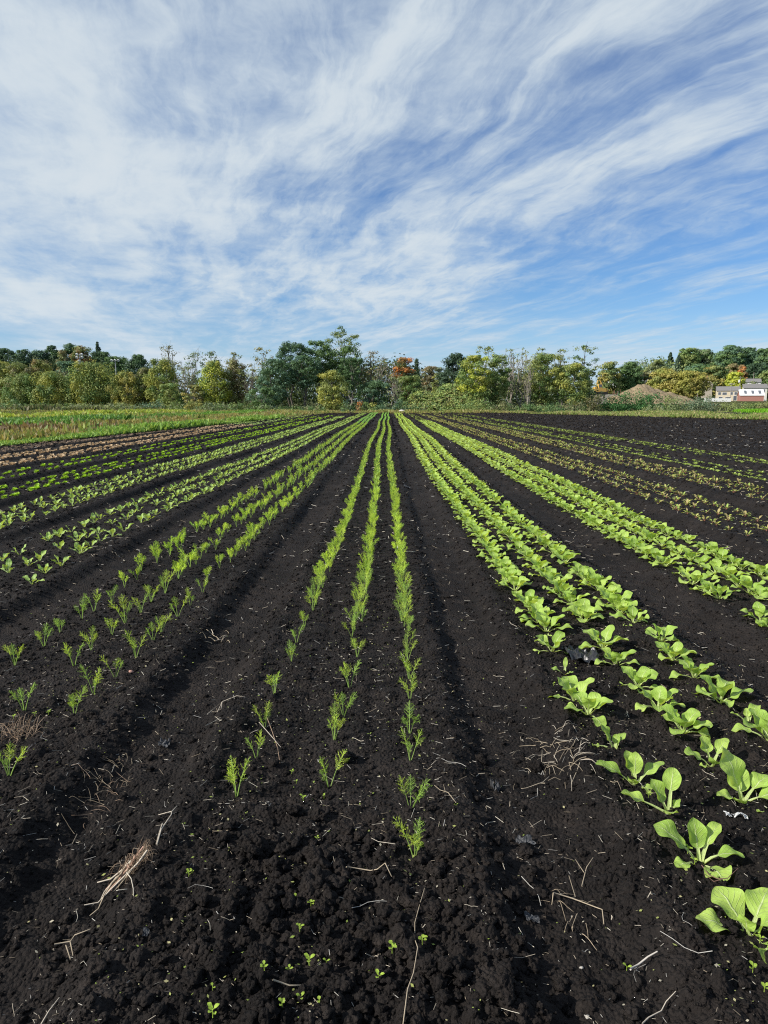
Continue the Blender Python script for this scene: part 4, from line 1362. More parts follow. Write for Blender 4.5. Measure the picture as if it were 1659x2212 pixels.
# ------------------------------------------------------------------ crops
def leaf_buf(pet, blade, w, e0, bend, cup=0.25, wave=0.12, ns=15, nu=9, stalk_w=0.011, seed=0, buf=None, yaw=0.0, base=(0, 0, 0), point=1.05, twist=0.0):
    """one stalked leaf growing along +X from the origin; returns the buffer"""
    r = random.Random(seed)
    b = buf or MB()
    L = pet + blade
    fs = pet / L
    s = np.concatenate([np.linspace(0, fs, max(3, ns // 4), endpoint=False), np.linspace(fs, 1, ns)])
    th = R(e0) - R(bend) * np.clip((s - 0.25) / 0.75, 0, 1) ** 1.25
    ds = np.diff(s, prepend=0) * L
    cx, cz = np.cumsum(np.cos(th) * ds), np.cumsum(np.sin(th) * ds)
    t = np.clip((s - fs) / (1 - fs), 0, 1)
    prof = np.sin(math.pi * np.clip(t, 0, 1) ** point) ** 0.6
    hw = np.where(s < fs, stalk_w * (0.9 - 0.35 * s / max(fs, 1e-6)), stalk_w * 0.55 * (1 - t) + 0.5 * w * prof)
    hw[-1] = w * 0.03
    u = np.linspace(-1, 1, nu)
    U, S = np.meshgrid(u, s)
    HW, TH, Tt = hw[:, None], th[:, None], t[:, None]
    ph = r.random() * 6
    lift = cup * HW * (U ** 2) + wave * HW * np.sin(Tt * 9 + ph + (U > 0) * 1.7) * np.abs(U) ** 1.5 + 0.05 * HW * np.sin(Tt * 14 + ph * 2) * (1 - U ** 2)
    lift = np.where(S < fs, 0.55 * HW * U ** 2, lift)
    tw = twist * Tt
    yy = U * HW * np.cos(tw) * (1 - 0.12 * U ** 2 * cup * 2)
    lift = lift + U * HW * np.sin(tw)
    x = cx[:, None] - np.sin(TH) * lift
    z = cz[:, None] + np.cos(TH) * lift
    c, sn = math.cos(yaw), math.sin(yaw)
    v = np.stack([x * c - yy * sn + base[0], x * sn + yy * c + base[1], z + base[2]], -1).reshape(-1, 3)
    n, m = U.shape
    i = np.arange(n - 1)[:, None] * m + np.arange(m - 1)[None]
    f = np.stack([i, i + 1, i + m + 1, i + m], -1).reshape(-1, 4)
    vv = np.where(S < fs, 0.3 * S / max(fs, 1e-6), 0.3 + 0.7 * Tt)
    uv = np.stack([(U + 1) / 2, vv], -1).reshape(-1, 2)
    b.add(v, f, (0.15, 0.3, 0.06), uv)
    return b


ORD = ['first', 'second', 'third', 'fourth', 'fifth', 'sixth', 'seventh', 'eighth', 'ninth', 'tenth', 'eleventh', 'twelfth', 'thirteenth',
       'fourteenth', 'fifteenth', 'sixteenth', 'seventeenth', 'eighteenth', 'nineteenth', 'twentieth']


def plant_from(name, specs, mat, seed, k=1.0):
    """a plant of separate leaf parts; specs: (azimuth, elevation, stalk, blade, width, bend)"""
    e = empty(name)
    for i, (az, el, pet, bl, w, bend) in enumerate(specs):
        b = leaf_buf(pet * k, bl * k, w * k, el, bend, 0.22 + 0.14 * math.sin(seed + i), 0.25, 15, 9, 0.010 * k, seed * 31 + i, twist=0.25 * math.sin(seed * 3 + i * 2.1))
        o = b.obj('leaf', mat, e, smooth=True)
        o.rotation_euler = (0, 0, R(az))
        o.location = (0.006 * math.cos(R(az)), 0.006 * math.sin(R(az)), -0.006)
    return e


def plant_joined(name, specs, mat, seed, ns=8, nu=5):
    b = MB()
    for i, (az, el, pet, bl, w, bend) in enumerate(specs):
        leaf_buf(pet, bl, w, el, bend, 0.25, 0.26, ns, nu, 0.010, seed * 31 + i, buf=b, yaw=R(az), base=(0, 0, -0.004))
    return b


def bok_specs(seed):
    r = random.Random(seed)
    sp, a = [], r.random() * 360
    n = r.choice((6, 7, 7, 8))
    for i in range(n):
        age = 1 - i / n
        sp.append((a, 76 - 50 * age + r.uniform(-10, 10), 0.045 + 0.035 * age * r.uniform(.7, 1.2), 0.065 + 0.055 * math.sin(0.5 + 2.2 * age) * r.uniform(.8, 1.2), (0.055 + 0.04 * math.sin(0.5 + 2.2 * age)) * r.uniform(.85, 1.15), 25 + 50 * age * r.uniform(.6, 1.2)))
        a += 137.5 + r.uniform(-18, 18)
    return sp


def kale_specs(seed):
    r = random.Random(seed)
    sp, a = [], r.random() * 360
    n = r.choice((4, 5, 5, 6))
    for i in range(n):
        age = 1 - i / n
        sp.append((a, 78 - 42 * age + r.uniform(-8, 8), 0.05 + 0.02 * r.random(), 0.075 + 0.04 * r.random(), 0.046 + 0.018 * r.random(), 15 + 45 * age * r.random()))
        a += 137.5 + r.uniform(-25, 25)
    return sp


def color_buf(b, c, var=0.15):
    b.c = [np.asarray(c)[None] * (1 + var * (rng.random((len(x), 1)) - 0.5) * 2) for x in b.c]
    return b


def lettuce_buf(seed, c, n=11, sz=0.075):
    r = random.Random(seed)
    b = MB()
    for i in range(n):
        age = 1 - i / n
        k0 = len(b.c)
        leaf_buf(0.012, sz * r.uniform(.7, 1.1), sz * r.uniform(.75, 1.0), 78 - 62 * age + r.uniform(-8, 8), 20 + 30 * r.random(), 0.3, 0.35, 6, 5, 0.008, seed * 7 + i, buf=b, yaw=R(i * 137.5 + r.uniform(-20, 20)), base=(0, 0, 0), point=0.8)
        f = r.uniform(.75, 1.2)
        b.c[k0] = np.tile(np.array(c) * f, (len(b.c[k0]), 1))
    return b


def beet_buf(seed, n=7, leafc=((0.48, 0.54, 0.12), (0.54, 0.54, 0.18), (0.36, 0.48, 0.11), (0.46, 0.38, 0.16)), stalk=(0.40, 0.20, 0.14), k=1.0):
    r = random.Random(seed)
    b = MB()
    for i in range(n):
        age = 1 - i / n
        k0 = len(b.c)
        leaf_buf(0.05 * k * r.uniform(.7, 1.2), 0.075 * k * r.uniform(.7, 1.2), 0.032 * k * r.uniform(.7, 1.2), 80 - 50 * age + r.uniform(-10, 10), 20 + 60 * r.random(), 0.2, 0.25, 6, 3, 0.005 * k, seed * 7 + i, buf=b, yaw=R(i * 137.5 + r.uniform(-30, 30)), base=(0, 0, 0))
        c = np.tile(np.array(r.choice(leafc)), (len(b.c[k0]), 1))
        c[: 3 * 2] = stalk
        b.c[k0] = c
    return b


def seedling_buf(seed, c, n=5, sz=0.045):
    r = random.Random(seed)
    b = MB()
    for i in range(n):
        k0 = len(b.c)
        leaf_buf(0.03, sz * r.uniform(.8, 1.2), sz * 0.75, 60 - 30 * r.random(), 40, 0.2, 0.1, 5, 3, 0.004, seed * 7 + i, buf=b, yaw=R(i * 137.5 + r.uniform(-30, 30)))
        b.c[k0] = np.tile(np.array(c) * r.uniform(.8, 1.2), (len(b.c[k0]), 1))
    return b


FG = [(0.47, 0.64, 0.11), (0.60, 0.74, 0.13), (0.39, 0.58, 0.13)]
FSTEM = (0.40, 0.54, 0.17)


def frond_buf(L, e0, bend, seed, yaw=0.0, buf=None, full=True, wth=0.0016, feather=1.0):
    """feathery fennel frond: bare pale stalk, then a plume of thread leaflets"""
    r = np.random.default_rng(seed)
    b = buf or MB()
    s = np.linspace(0, 1, 9)
    th = R(e0) - R(bend) * s ** 1.6
    ds = np.diff(s, prepend=0) * L
    cx, cz = np.cumsum(np.cos(th) * ds), np.cumsum(np.sin(th) * ds)
    pts = np.stack([cx, 0 * cx, cz], 1)
    c, sn = math.cos(yaw), math.sin(yaw)
    Rm = np.array([[c, -sn, 0], [sn, c, 0], [0, 0, 1]])
    stemw = 0.0026 if full else max(wth * 0.55, 0.002)
    b.tube(pts @ Rm.T, np.linspace(stemw, stemw * 0.4, 9), 4 if full else 3, FSTEM, cap=False)
    tri, tc = [], []
    npair = 11 if full else 6
    fc = np.array(FG[int(r.integers(len(FG)))])
    for k in range(npair):
        t = 0.46 + 0.54 * (k + 0.4 * r.random()) / npair
        p = np.array([np.interp(t, s, cx), 0, np.interp(t, s, cz)])
        a = np.interp(t, s, th)
        fwd = np.array([math.cos(a), 0, math.sin(a)])
        nrm = np.array([-math.sin(a), 0, math.cos(a)])
        rel = (t - 0.46) / 0.54
        l = L * feather * (0.185 * math.sin(math.pi * min(1, 0.18 + rel * 0.95)) ** 0.8 + 0.03)
        for sg in (-1, 1):
            d = fwd * (0.75 + 0.2 * r.random()) + np.array([0, sg, 0]) * (0.5 + 0.6 * r.random()) + nrm * r.normal(0, 0.6)
            d /= np.linalg.norm(d)
            tip = p + d * l
            w = np.cross(d, nrm + r.normal(0, .3, 3))
            w /= np.linalg.norm(w)
            tri.append([p - w * wth * .6, p + w * wth * .6, tip])
            tc.append(fc * r.uniform(.8, 1.2))
            for q in range(9 if full else 2):
                f = (q + 0.6) / (9.2 if full else 2.4)
                pp = p + d * l * f
                d2 = d * 0.7 + np.array([0, 0, 1]) * r.normal(0.1, 0.6) + fwd * r.normal(0.2, 0.5) + np.array([0, 1, 0]) * r.normal(0, 0.6)
                d2 /= np.linalg.norm(d2)
                w2 = np.cross(d2, r.normal(0, 1, 3))
                w2 /= np.linalg.norm(w2) + 1e-9
                ll = l * 0.42 * (1 - 0.4 * f)
                tri.append([pp - w2 * wth * .5, pp + w2 * wth * .5, pp + d2 * ll])
                tc.append(fc * r.uniform(.75, 1.3))
    tri = np.array(tri)
    b.add(tri.reshape(-1, 3) @ Rm.T, np.arange(len(tri) * 3).reshape(-1, 3), np.array(tc))
    return b


def fennel_specs(seed):
    r = random.Random(seed)
    n = r.choice((3, 3, 4, 4))
    a = r.random() * 360
    out = []
    for i in range(n):
        out.append((a, r.uniform(0.14, 0.24) * (0.75 if i > 2 else 1), r.uniform(68, 88), r.uniform(5, 32)))
        a += 137 + r.uniform(-30, 30)
    return out


def fennel_parts(seed):
    e = empty('fennel_plant')
    for i, (az, L, e0, bend) in enumerate(fennel_specs(seed)):
        o = frond_buf(L, e0, bend, seed * 17 + i).obj('frond', M_FROND, e)
        o.rotation_euler = (0, 0, R(az))
        o.location = (0.003 * math.cos(R(az)), 0.003 * math.sin(R(az)), -0.008)
    return e


def fennel_joined(seed, full=True, wth=0.0013):
    b = MB()
    for i, (az, L, e0, bend) in enumerate(fennel_specs(seed)):
        if not full and i > 2:
            continue
        frond_buf(L, e0, bend, seed * 17 + i, R(az), b, full, wth, 1.0)
    return b


def in_view(x, y, m=0.55):
    """within what the lens (or a step to the side of it) takes in"""
    return y > 0.9 and abs(x) < 0.54 * y + m


def row_pts(x, y0, y1, gap, jit=0.25, miss=0.03, wob=0.02, seed=0):
    r = random.Random(seed)
    out, y = [], y0 + gap * r.random()
    while y < y1:
        if r.random() > miss:
            out.append((x + wob * (r.random() - 0.5) * 2 + 0.05 * math.sin(y * 0.21 + x), y))
        y += gap * (1 + jit * (r.random() - 0.5) * 2)
    return out


class Crop:
    """all plants of one kind: the 300 nearest become things, the others rows of one stuff mesh"""
    def __init__(s, name, cat, word):
        s.name, s.cat, s.word, s.rows = name, cat, word, []

    def row(s, pts, where, group, sc=(0.85, 1.15), tint=None, sink=0.0):
        pts = sorted([p for p in pts if in_view(p[0], p[1])], key=lambda p: p[1])
        s.rows.append((pts, where, group, sc, tint))

    def build(s, near, near_n, mid, far, mat_far, stuff_label, limit=300, special=None, limit_y=1e9):
        allp = sorted(((p[1], p[0], ri, k) for ri, rw in enumerate(s.rows) for k, p in enumerate(rw[0])), key=lambda q: q[0] ** 2 + q[1] ** 2)
        thing_ids = [q for q in allp[:limit] if q[0] < limit_y]
        used = set()
        dst = MB()
        for i, (y, x, ri, k) in enumerate(thing_ids):
            pts, where, group, sc, tint = s.rows[ri]
            used.add((ri, k))
            sp = special.get((ri, k)) if special else None
            if sp is not None:
                o, lab = sp
                rz, scale = 0.0, 1.0
            else:
                lab = None
                proto = near if i < near_n else mid
                pr = proto[i % len(proto)]
                if not pr[1]:
                    o, pr[1] = pr[0], True
                else:
                    o = copy_tree(pr[0])
                rz, scale = rnd.random() * 6.283, rnd.uniform(*sc)
            o.location = (x, y, gz(x, y) - 0.004)
            o.rotation_euler = (0, 0, rz)
            o.scale = (scale,) * 3
            if lab is None:
                if k < 20:
                    lab = f'{ORD[k]} {s.word} from near end, {where}'
                else:
                    lab = f'{s.word} past the twentieth from near end, {where}'
            tag(o, lab, s.cat, group)
        for pr in near + mid:
            if not pr[1]:
                for ch in list(pr[0].children):
                    bpy.data.objects.remove(ch)
                bpy.data.objects.remove(pr[0])
        rest = [q for q in allp if (q[2], q[3]) not in used]
        if rest:
            P = np.array([(q[1], q[0], 0.0) for q in rest])
            P[:, 2] = ground_z(P[:, 0], P[:, 1]) - 0.003
            ri = np.array([q[2] for q in rest])
            which = rng.integers(0, len(far), len(rest))
            scl = rng.uniform(0.85, 1.2, len(rest))
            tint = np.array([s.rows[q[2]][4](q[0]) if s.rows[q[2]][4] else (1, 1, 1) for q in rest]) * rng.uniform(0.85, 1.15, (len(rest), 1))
            ssc = np.array([np.mean(s.rows[q[2]][3]) for q in rest])
            for j, fb in enumerate(far):
                mk = which == j
                replicate(dst, fb, P[mk], rng.random(mk.sum()) * 6.283, scl[mk] * ssc[mk], tint[mk])
            o = dst.obj(s.name + '_rows', mat_far, smooth=True)
            tag(o, stuff_label, s.cat + ' rows', kind='stuff')


def protos_obj(name, bufs, mat):
    return [[b.obj(name, mat, smooth=True), False] for b in bufs]


def A(*pxs):
    return [at(*p) for p in pxs]


def build_bok():
    crop = Crop('bok_choy', 'bok choy', 'bok choy')
    n1 = A((1619, 2022), (1512, 1864), (1443, 1769), (1371, 1697), (1327, 1621), (1270, 1549), (1241, 1516), (1219, 1462), (1192, 1409))
    n2 = A((1604, 1734), (1537, 1655), (1474, 1586), (1420, 1534), (1377, 1486), (1331, 1440), (1301, 1404))
    n3 = A((1662, 1604), (1615, 1564), (1555, 1519), (1499, 1473), (1453, 1426), (1428, 1390))
    r1 = n1 + row_pts(1.0, 4.52, 103, 0.215, 0.3, 0.05, seed=1)
    r2 = n2 + row_pts(1.345, 4.55, 103, 0.215, 0.3, 0.05, seed=2)
    r3 = n3 + row_pts(1.68, 4.68, 103, 0.22, 0.3, 0.06, seed=3)
    b1 = 'bok choy in the bed beside the fennel'
    K = (.78, 1.0)
    far_t = lambda y: (0.95, 0.95, 0.9)
    crop.row(r1, 'fennel-side row, bed beside the fennel', b1, K)
    crop.row(r2, 'middle row, bed beside the fennel', b1, K)
    crop.row(r3, 'beet-side row, bed beside the fennel', b1, K)
    b2 = 'bok choy in the bed beside the beets'
    for i, (x, nm) in enumerate(((2.59, 'fennel-side'), (2.94, 'middle'), (3.27, 'beet-side'))):
        crop.row(row_pts(x, 4.0, 58, 0.225, 0.3, 0.05, seed=10 + i), f'{nm} row, bed beside the beets', b2, (.75, 1.0))
    S = {
        (0, 0): ([(172, 26, .05, .10, .085, 26), (110, 40, .04, .105, .095, 34), (282, 22, .04, .09, .105, 50), (350, 32, .05, .11, .10, 45), (45, 42, .055, .11, .09, 40), (215, 72, .03, .06, .045, 10), (320, 68, .035, .07, .06, 20)],
                 'largest bok choy, with broad veined leaves, cut off by the picture edge'),
        (0, 1): ([(150, 50, .065, .115, .085, 45), (92, 72, .05, .095, .07, 20), (40, 62, .07, .09, .05, 55), (348, 48, .065, .085, .055, 75), (285, 32, .045, .075, .085, 55), (200, 30, .05, .05, .05, 50)],
                 'bok choy with one long upraised leaf and a drooping folded leaf'),
        (0, 2): ([(162, 24, .085, .085, .07, 15), (128, 62, .04, .085, .06, 18), (62, 72, .08, .085, .065, 35), (262, 50, .02, .045, .045, 40), (20, 55, .03, .035, .03, 20)],
                 'small sparse bok choy with three spoon shaped leaves on long stalks'),
        (0, 3): ([(168, 42, .06, .11, .06, 40), (110, 74, .06, .075, .06, 25), (75, 78, .045, .085, .055, 15), (22, 44, .06, .10, .055, 42), (310, 24, .03, .055, .045, 50), (235, 60, .02, .05, .045, 30)],
                 'bok choy with long narrow leaves spread to both sides beside dry twigs'),
        (0, 4): ([(140, 66, .045, .075, .06, 20), (42, 52, .05, .05, .03, 45), (172, 25, .06, .035, .025, 30), (60, 70, .03, .04, .03, 15)],
                 'tiny bok choy with one round upright leaf next to the straw heap'),
        (0, 7): ([(160, 40, .03, .045, .03, 50), (70, 72, .04, .055, .02, 15), (330, 40, .02, .03, .02, 30)],
                 'stunted bok choy seedling beside the torn black plastic'),
        (1, 0): ([(118, 72, .06, .15, .12, 25), (85, 60, .04, .10, .085, 30), (25, 48, .07, .09, .075, 40), (345, 38, .06, .11, .085, 50), (185, 38, .04, .07, .05, 45), (305, 14, .05, .05, .045, 40), (230, 50, .02, .05, .04, 30)],
                 'bok choy with a tall white ribbed leaf, first plant of the middle row'),
        (1, 1): ([(170, 45, .05, .075, .06, 45), (110, 70, .055, .07, .065, 25), (35, 55, .06, .085, .05, 35), (265, 55, .03, .06, .055, 35), (190, 20, .02, .03, .03, 20)],
                 'bok choy with three rounded leaves held like a propeller'),
        (2, 1): ([(165, 50, .05, .04, .025, 50), (40, 55, .045, .075, .05, 60), (80, 70, .03, .04, .03, 20)],
                 'spindly bok choy with a single rounded leaf beside a white pebble'),
    }
    special = {k: (plant_from('bok_choy', v[0], M_BOK, 5 + i), v[1]) for i, (k, v) in enumerate(S.items())}
    near = [[plant_from('bok_choy', bok_specs(100 + i), M_BOK, 40 + i), False] for i in range(8)]
    mid = protos_obj('bok_choy', [plant_joined('bok_choy', bok_specs(200 + i), M_BOK, 60 + i, 8, 5) for i in range(8)], M_BOK)
    far = [plant_joined('bok_choy', bok_specs(300 + i)[:6], M_BOK, 80 + i, 4, 3) for i in range(5)]
    crop.build(near, 60, mid, far, M_BOK, 'distant bok choy plants closing into solid green rows', 300, special)


def build_fennel():
    crop = Crop('fennel_plant', 'fennel', 'fennel')
    rr = A((896, 1852), (887, 1754), (886, 1649), (884.5, 1591), (886, 1514), (884, 1470), (881, 1430), (879, 1400))
    rm = A((711, 1694), (722, 1600), (742, 1548), (755.6, 1489), (771, 1421))
    rl = A((511, 1719), (553.6, 1637), (572.6, 1577), (593, 1508), (630, 1427), (640, 1386), (658, 1352))
    g1 = 'fennel in the bed beside the bok choy'
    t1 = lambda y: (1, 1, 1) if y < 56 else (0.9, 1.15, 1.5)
    w = 'row, bed beside the bok choy'
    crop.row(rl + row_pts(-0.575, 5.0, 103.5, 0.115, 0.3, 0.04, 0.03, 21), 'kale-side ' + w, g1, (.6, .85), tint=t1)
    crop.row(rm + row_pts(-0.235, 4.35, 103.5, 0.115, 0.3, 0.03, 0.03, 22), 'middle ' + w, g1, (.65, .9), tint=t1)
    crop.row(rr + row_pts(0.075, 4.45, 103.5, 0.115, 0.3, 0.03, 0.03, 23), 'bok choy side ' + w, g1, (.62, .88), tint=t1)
    g2 = 'fennel in the bed beside the kale'
    w = 'row, bed beside the kale'
    l3 = A((20, 1680), (160, 1548), (202, 1495), (249, 1458), (293, 1417), (331, 1382), (348, 1363), (384, 1329), (411, 1305), (438, 1279))
    l2 = A((52, 1530), (160, 1436), (198, 1401), (242, 1369), (271, 1344), (304, 1322), (326, 1298), (356, 1279))
    l1 = A((32, 1434), (95, 1392), (130, 1366), (177, 1336), (203, 1317), (242, 1294), (269, 1267), (296, 1248))
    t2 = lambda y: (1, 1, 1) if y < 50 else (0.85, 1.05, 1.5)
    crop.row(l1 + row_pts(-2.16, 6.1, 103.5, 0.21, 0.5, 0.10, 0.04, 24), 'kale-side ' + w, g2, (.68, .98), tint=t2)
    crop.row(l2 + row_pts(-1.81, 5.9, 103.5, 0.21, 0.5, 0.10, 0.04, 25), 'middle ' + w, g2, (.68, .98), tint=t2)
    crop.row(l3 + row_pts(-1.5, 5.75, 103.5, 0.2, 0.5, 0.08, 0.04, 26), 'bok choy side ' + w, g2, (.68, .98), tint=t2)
    near = [[fennel_parts(400 + i), False] for i in range(9)]
    mid = protos_obj('fennel_plant', [fennel_joined(500 + i, True, 0.0034) for i in range(7)], M_FROND)
    far = [fennel_joined(600 + i, False, 0.013) for i in range(5)]
    crop.build(near, 75, mid, far, M_FROND, 'distant fennel plants merging into feathery green rows', 300)


def build_kale():
    crop = Crop('young_kale', 'kale', 'young kale')
    g = 'young kale in the bed beside the fennel'
    w = 'row, bed beside the fennel'
    a1 = A((6, 1213), (42, 1199))
    a2 = A((19, 1238), (61, 1223), (86, 1212))
    a3 = A((69, 1259), (97, 1238), (132, 1220))
    crop.row(a3 + row_pts(-3.04, 7.0, 103, 0.29, 0.3, 0.10, 0.04, 31), 'fennel-side ' + w, g, (.62, .92))
    crop.row(a2 + row_pts(-3.34, 7.2, 103, 0.29, 0.3, 0.10, 0.04, 32), 'middle ' + w, g, (.62, .92))
    crop.row(a1 + row_pts(-3.67, 7.4, 103, 0.29, 0.25, 0.05, 0.04, 33), 'lettuce-side ' + w, g, (.62, .92))
    g = 'young kale in the bed beside the lettuce'
    w = 'row, bed beside the lettuce'
    for i, (x, nm) in enumerate(((-4.61, 'fennel-side'), (-4.92, 'middle'), (-5.22, 'lettuce-side'))):
        crop.row(row_pts(x, 7.5, 78, 0.29, 0.25, 0.06, 0.05, 34 + i), f'{nm} {w}', g, (.6, .88))
    near = [[plant_from('young_kale', kale_specs(700 + i), M_KALE, 70 + i), False] for i in range(6)]
    mid = protos_obj('young_kale', [plant_joined('young_kale', kale_specs(720 + i), M_KALE, 90 + i, 7, 5) for i in range(7)], M_KALE)
    far = [plant_joined('young_kale', kale_specs(740 + i)[:5], M_KALE, 95 + i, 4, 3) for i in range(5)]
    crop.build(near, 36, mid, far, M_KALE, 'distant young kale plants in pale green rows', 300)


def build_lettuce():
    crop = Crop('lettuce', 'lettuce', 'lime lettuce')
    for bi, (c, y1, nm) in enumerate(((-6.45, 84, 'kale'), (-7.95, 80, 'tan seedlings'))):
        g = f'lime green lettuces in the bed beside the {nm}'
        offs = (0.33, 0.0, -0.33) if bi == 0 else (0.25, -0.25)
        names = ('kale-side', 'middle', 'far-side') if bi == 0 else ('kale-side', 'far-side')
        for i, (o, rn) in enumerate(zip(offs, names)):
            crop.row(row_pts(c + o, 11, y1, 0.28, 0.4, 0.24, 0.06, 50 + bi * 5 + i), f'{rn} row, bed beside the {nm}', g, (.7, 1.05))
    c = (0.38, 0.58, 0.06)
    mid = protos_obj('lettuce', [lettuce_buf(800 + i, c) for i in range(6)], M_LEAF)
    far = [lettuce_buf(820 + i, c, 6) for i in range(4)]
    crop.build([], 0, mid, far, M_LEAF, 'distant lime green lettuces in broken rows', 300)
    crop = Crop('tan_lettuce', 'lettuce', 'tan lettuce')
    for bi, (c, nm) in enumerate(((-9.35, 'lime lettuce'), (-10.65, 'brown seedlings'))):
        g = f'tan lettuces in the bed beside the {nm}'
        for i, (o, rn) in enumerate(((0.22, 'kale-side'), (-0.22, 'verge-side'))):
            pts = [p for p in row_pts(c + o, 15, 97, 0.27, 0.25, 0.08, 0.06, 60 + bi * 5 + i) if p[0] > edge_left(p[1])]
            crop.row(pts, f'{rn} row, bed beside the {nm}', g, tint=lambda y: (1, 1, 1) if y < 48 else (0.62, 1.05, 0.55))
    cc = (0.68, 0.52, 0.34)
    mid = protos_obj('tan_lettuce', [lettuce_buf(840 + i, cc, 10, 0.088) for i in range(6)], M_PALE)
    far = [lettuce_buf(860 + i, cc, 7, 0.09) for i in range(4)]
    crop.build([], 0, mid, far, M_PALE, 'distant tan lettuces fading into green rows', 300)
    crop = Crop('brown_seedling', 'seedling', 'brown seedling')
    g = 'brown seedlings in the bed beside the grass verge'
    for i, (o, rn) in enumerate(((0.4, 'lettuce-side'), (0.1, 'middle'), (-0.2, 'inner verge'), (-0.5, 'outer verge'))):
        pts = [p for p in row_pts(-12.15 + o, 19, 75, 0.22, 0.25, 0.08, 0.06, 70 + i) if p[0] > edge_left(p[1])]
        crop.row(pts, f'{rn} row beside the grass', g)
    cc = (0.30, 0.22, 0.16)
    mid = protos_obj('brown_seedling', [seedling_buf(880 + i, cc, 6, 0.055) for i in range(5)], M_PALE)
    far = [seedling_buf(890 + i, cc, 4, 0.07) for i in range(4)]
    crop.build([], 0, mid, far, M_PALE, 'distant brown seedlings thinning out along the verge', 300)


def build_beets():
    crop = Crop('beet_plant', 'beet', 'beet')
    for bi, (xs, nm) in enumerate((((4.13, 4.46, 4.79), 'bok choy'), ((5.80, 6.14, 6.47), 'seedlings'))):
        g = f'beets in the bed beside the {nm}'
        for i, (x, rn) in enumerate(zip(xs, ('inner', 'middle', 'outer'))):
            crop.row(row_pts(x, 6.6, 103, 0.19, 0.6, 0.18, 0.06, 80 + bi * 5 + i), f'{rn} row, bed beside the {nm}', g, (.62, 1.0))
    near = [[None, True]]
    mid = protos_obj('beet_plant', [beet_buf(900 + i) for i in range(8)], M_LEAF)
    far = [beet_buf(920 + i, 5, k=1.1) for i in range(5)]
    crop.build([], 0, mid, far, M_LEAF, 'distant beets in thin yellowish rows', 300)
    crop = Crop('turnip_seedling', 'seedling', 'green seedling')
    rows = ((7.28, 'beet-side', 0.0), (7.62, 'middle', 0.45), (7.95, 'outer', 0.55))
    for i, (x, rn, ms) in enumerate(rows):
        crop.row(row_pts(x, 11, 103, 0.15, 0.4, 0.12 + ms, 0.05, 100 + i), f'{rn} row, bed beside the beets', 'green seedlings in the bed beside the beets')
    rows = ((8.98, 'beet-side', 0.55), (9.35, 'middle', 0.35), (9.72, 'outer', 0.0))
    for i, (x, rn, ms) in enumerate(rows):
        crop.row(row_pts(x, 14, 103, 0.15, 0.4, 0.12 + ms, 0.05, 110 + i), f'{rn} row, bed beside the bare soil', 'green seedlings in the bed beside the bare soil')
    # the bok choy bed beside the beets ends in thin rows of seedlings
    for i, (x, rn) in enumerate(((2.62, 'fennel-side'), (2.94, 'middle'), (3.26, 'beet-side'))):
        crop.row(row_pts(x, 58, 103, 0.14, 0.3, 0.1, 0.03, 120 + i), f'{rn} row behind the bok choy', 'green seedlings behind the bok choy')
    cc = (0.38, 0.48, 0.11)
    mid = protos_obj('turnip_seedling', [seedling_buf(940 + i, cc, 6, 0.05) for i in range(6)], M_LEAF)
    far = [seedling_buf(960 + i, cc, 5, 0.065) for i in range(4)]
    crop.build([], 0, mid, far, M_LEAF, 'distant pale green seedlings in thin lines', 300)


build_bok()
build_fennel()
build_kale()
build_lettuce()
build_beets()

# ------------------------------------------------------------------ what lies on the soil
STRAWC = [(0.50, 0.44, 0.35), (0.38, 0.32, 0.24), (0.62, 0.57, 0.47), (0.26, 0.21, 0.15), (0.44, 0.42, 0.38)]


def straw_buf(L, rad, seed, bends=2, c=None, curve=0.25, b=None, lift=0.01):
    r = np.random.default_rng(seed)
    b = b or MB()
    k = 3 + bends
    s = np.linspace(-.5, .5, k)
    ang = np.cumsum(r.normal(0, curve, k))
    x = np.cumsum(np.cos(ang)) * L / k
    y = np.cumsum(np.sin(ang)) * L / k
    z = np.abs(r.normal(0, lift, k)) + rad
    pts = np.stack([x - x.mean(), y - y.mean(), z], 1)
    b.tube(pts, np.linspace(rad, rad * .7, k), 4, STRAWC[int(r.integers(len(STRAWC)))] if c is None else c)
    return b


def drop(o, x, y, rz=0.0, dz=0.0, tilt=0.0):
    o.location = (x, y, gz(x, y) + dz)
    o.rotation_euler = (tilt, 0, rz)
    return o


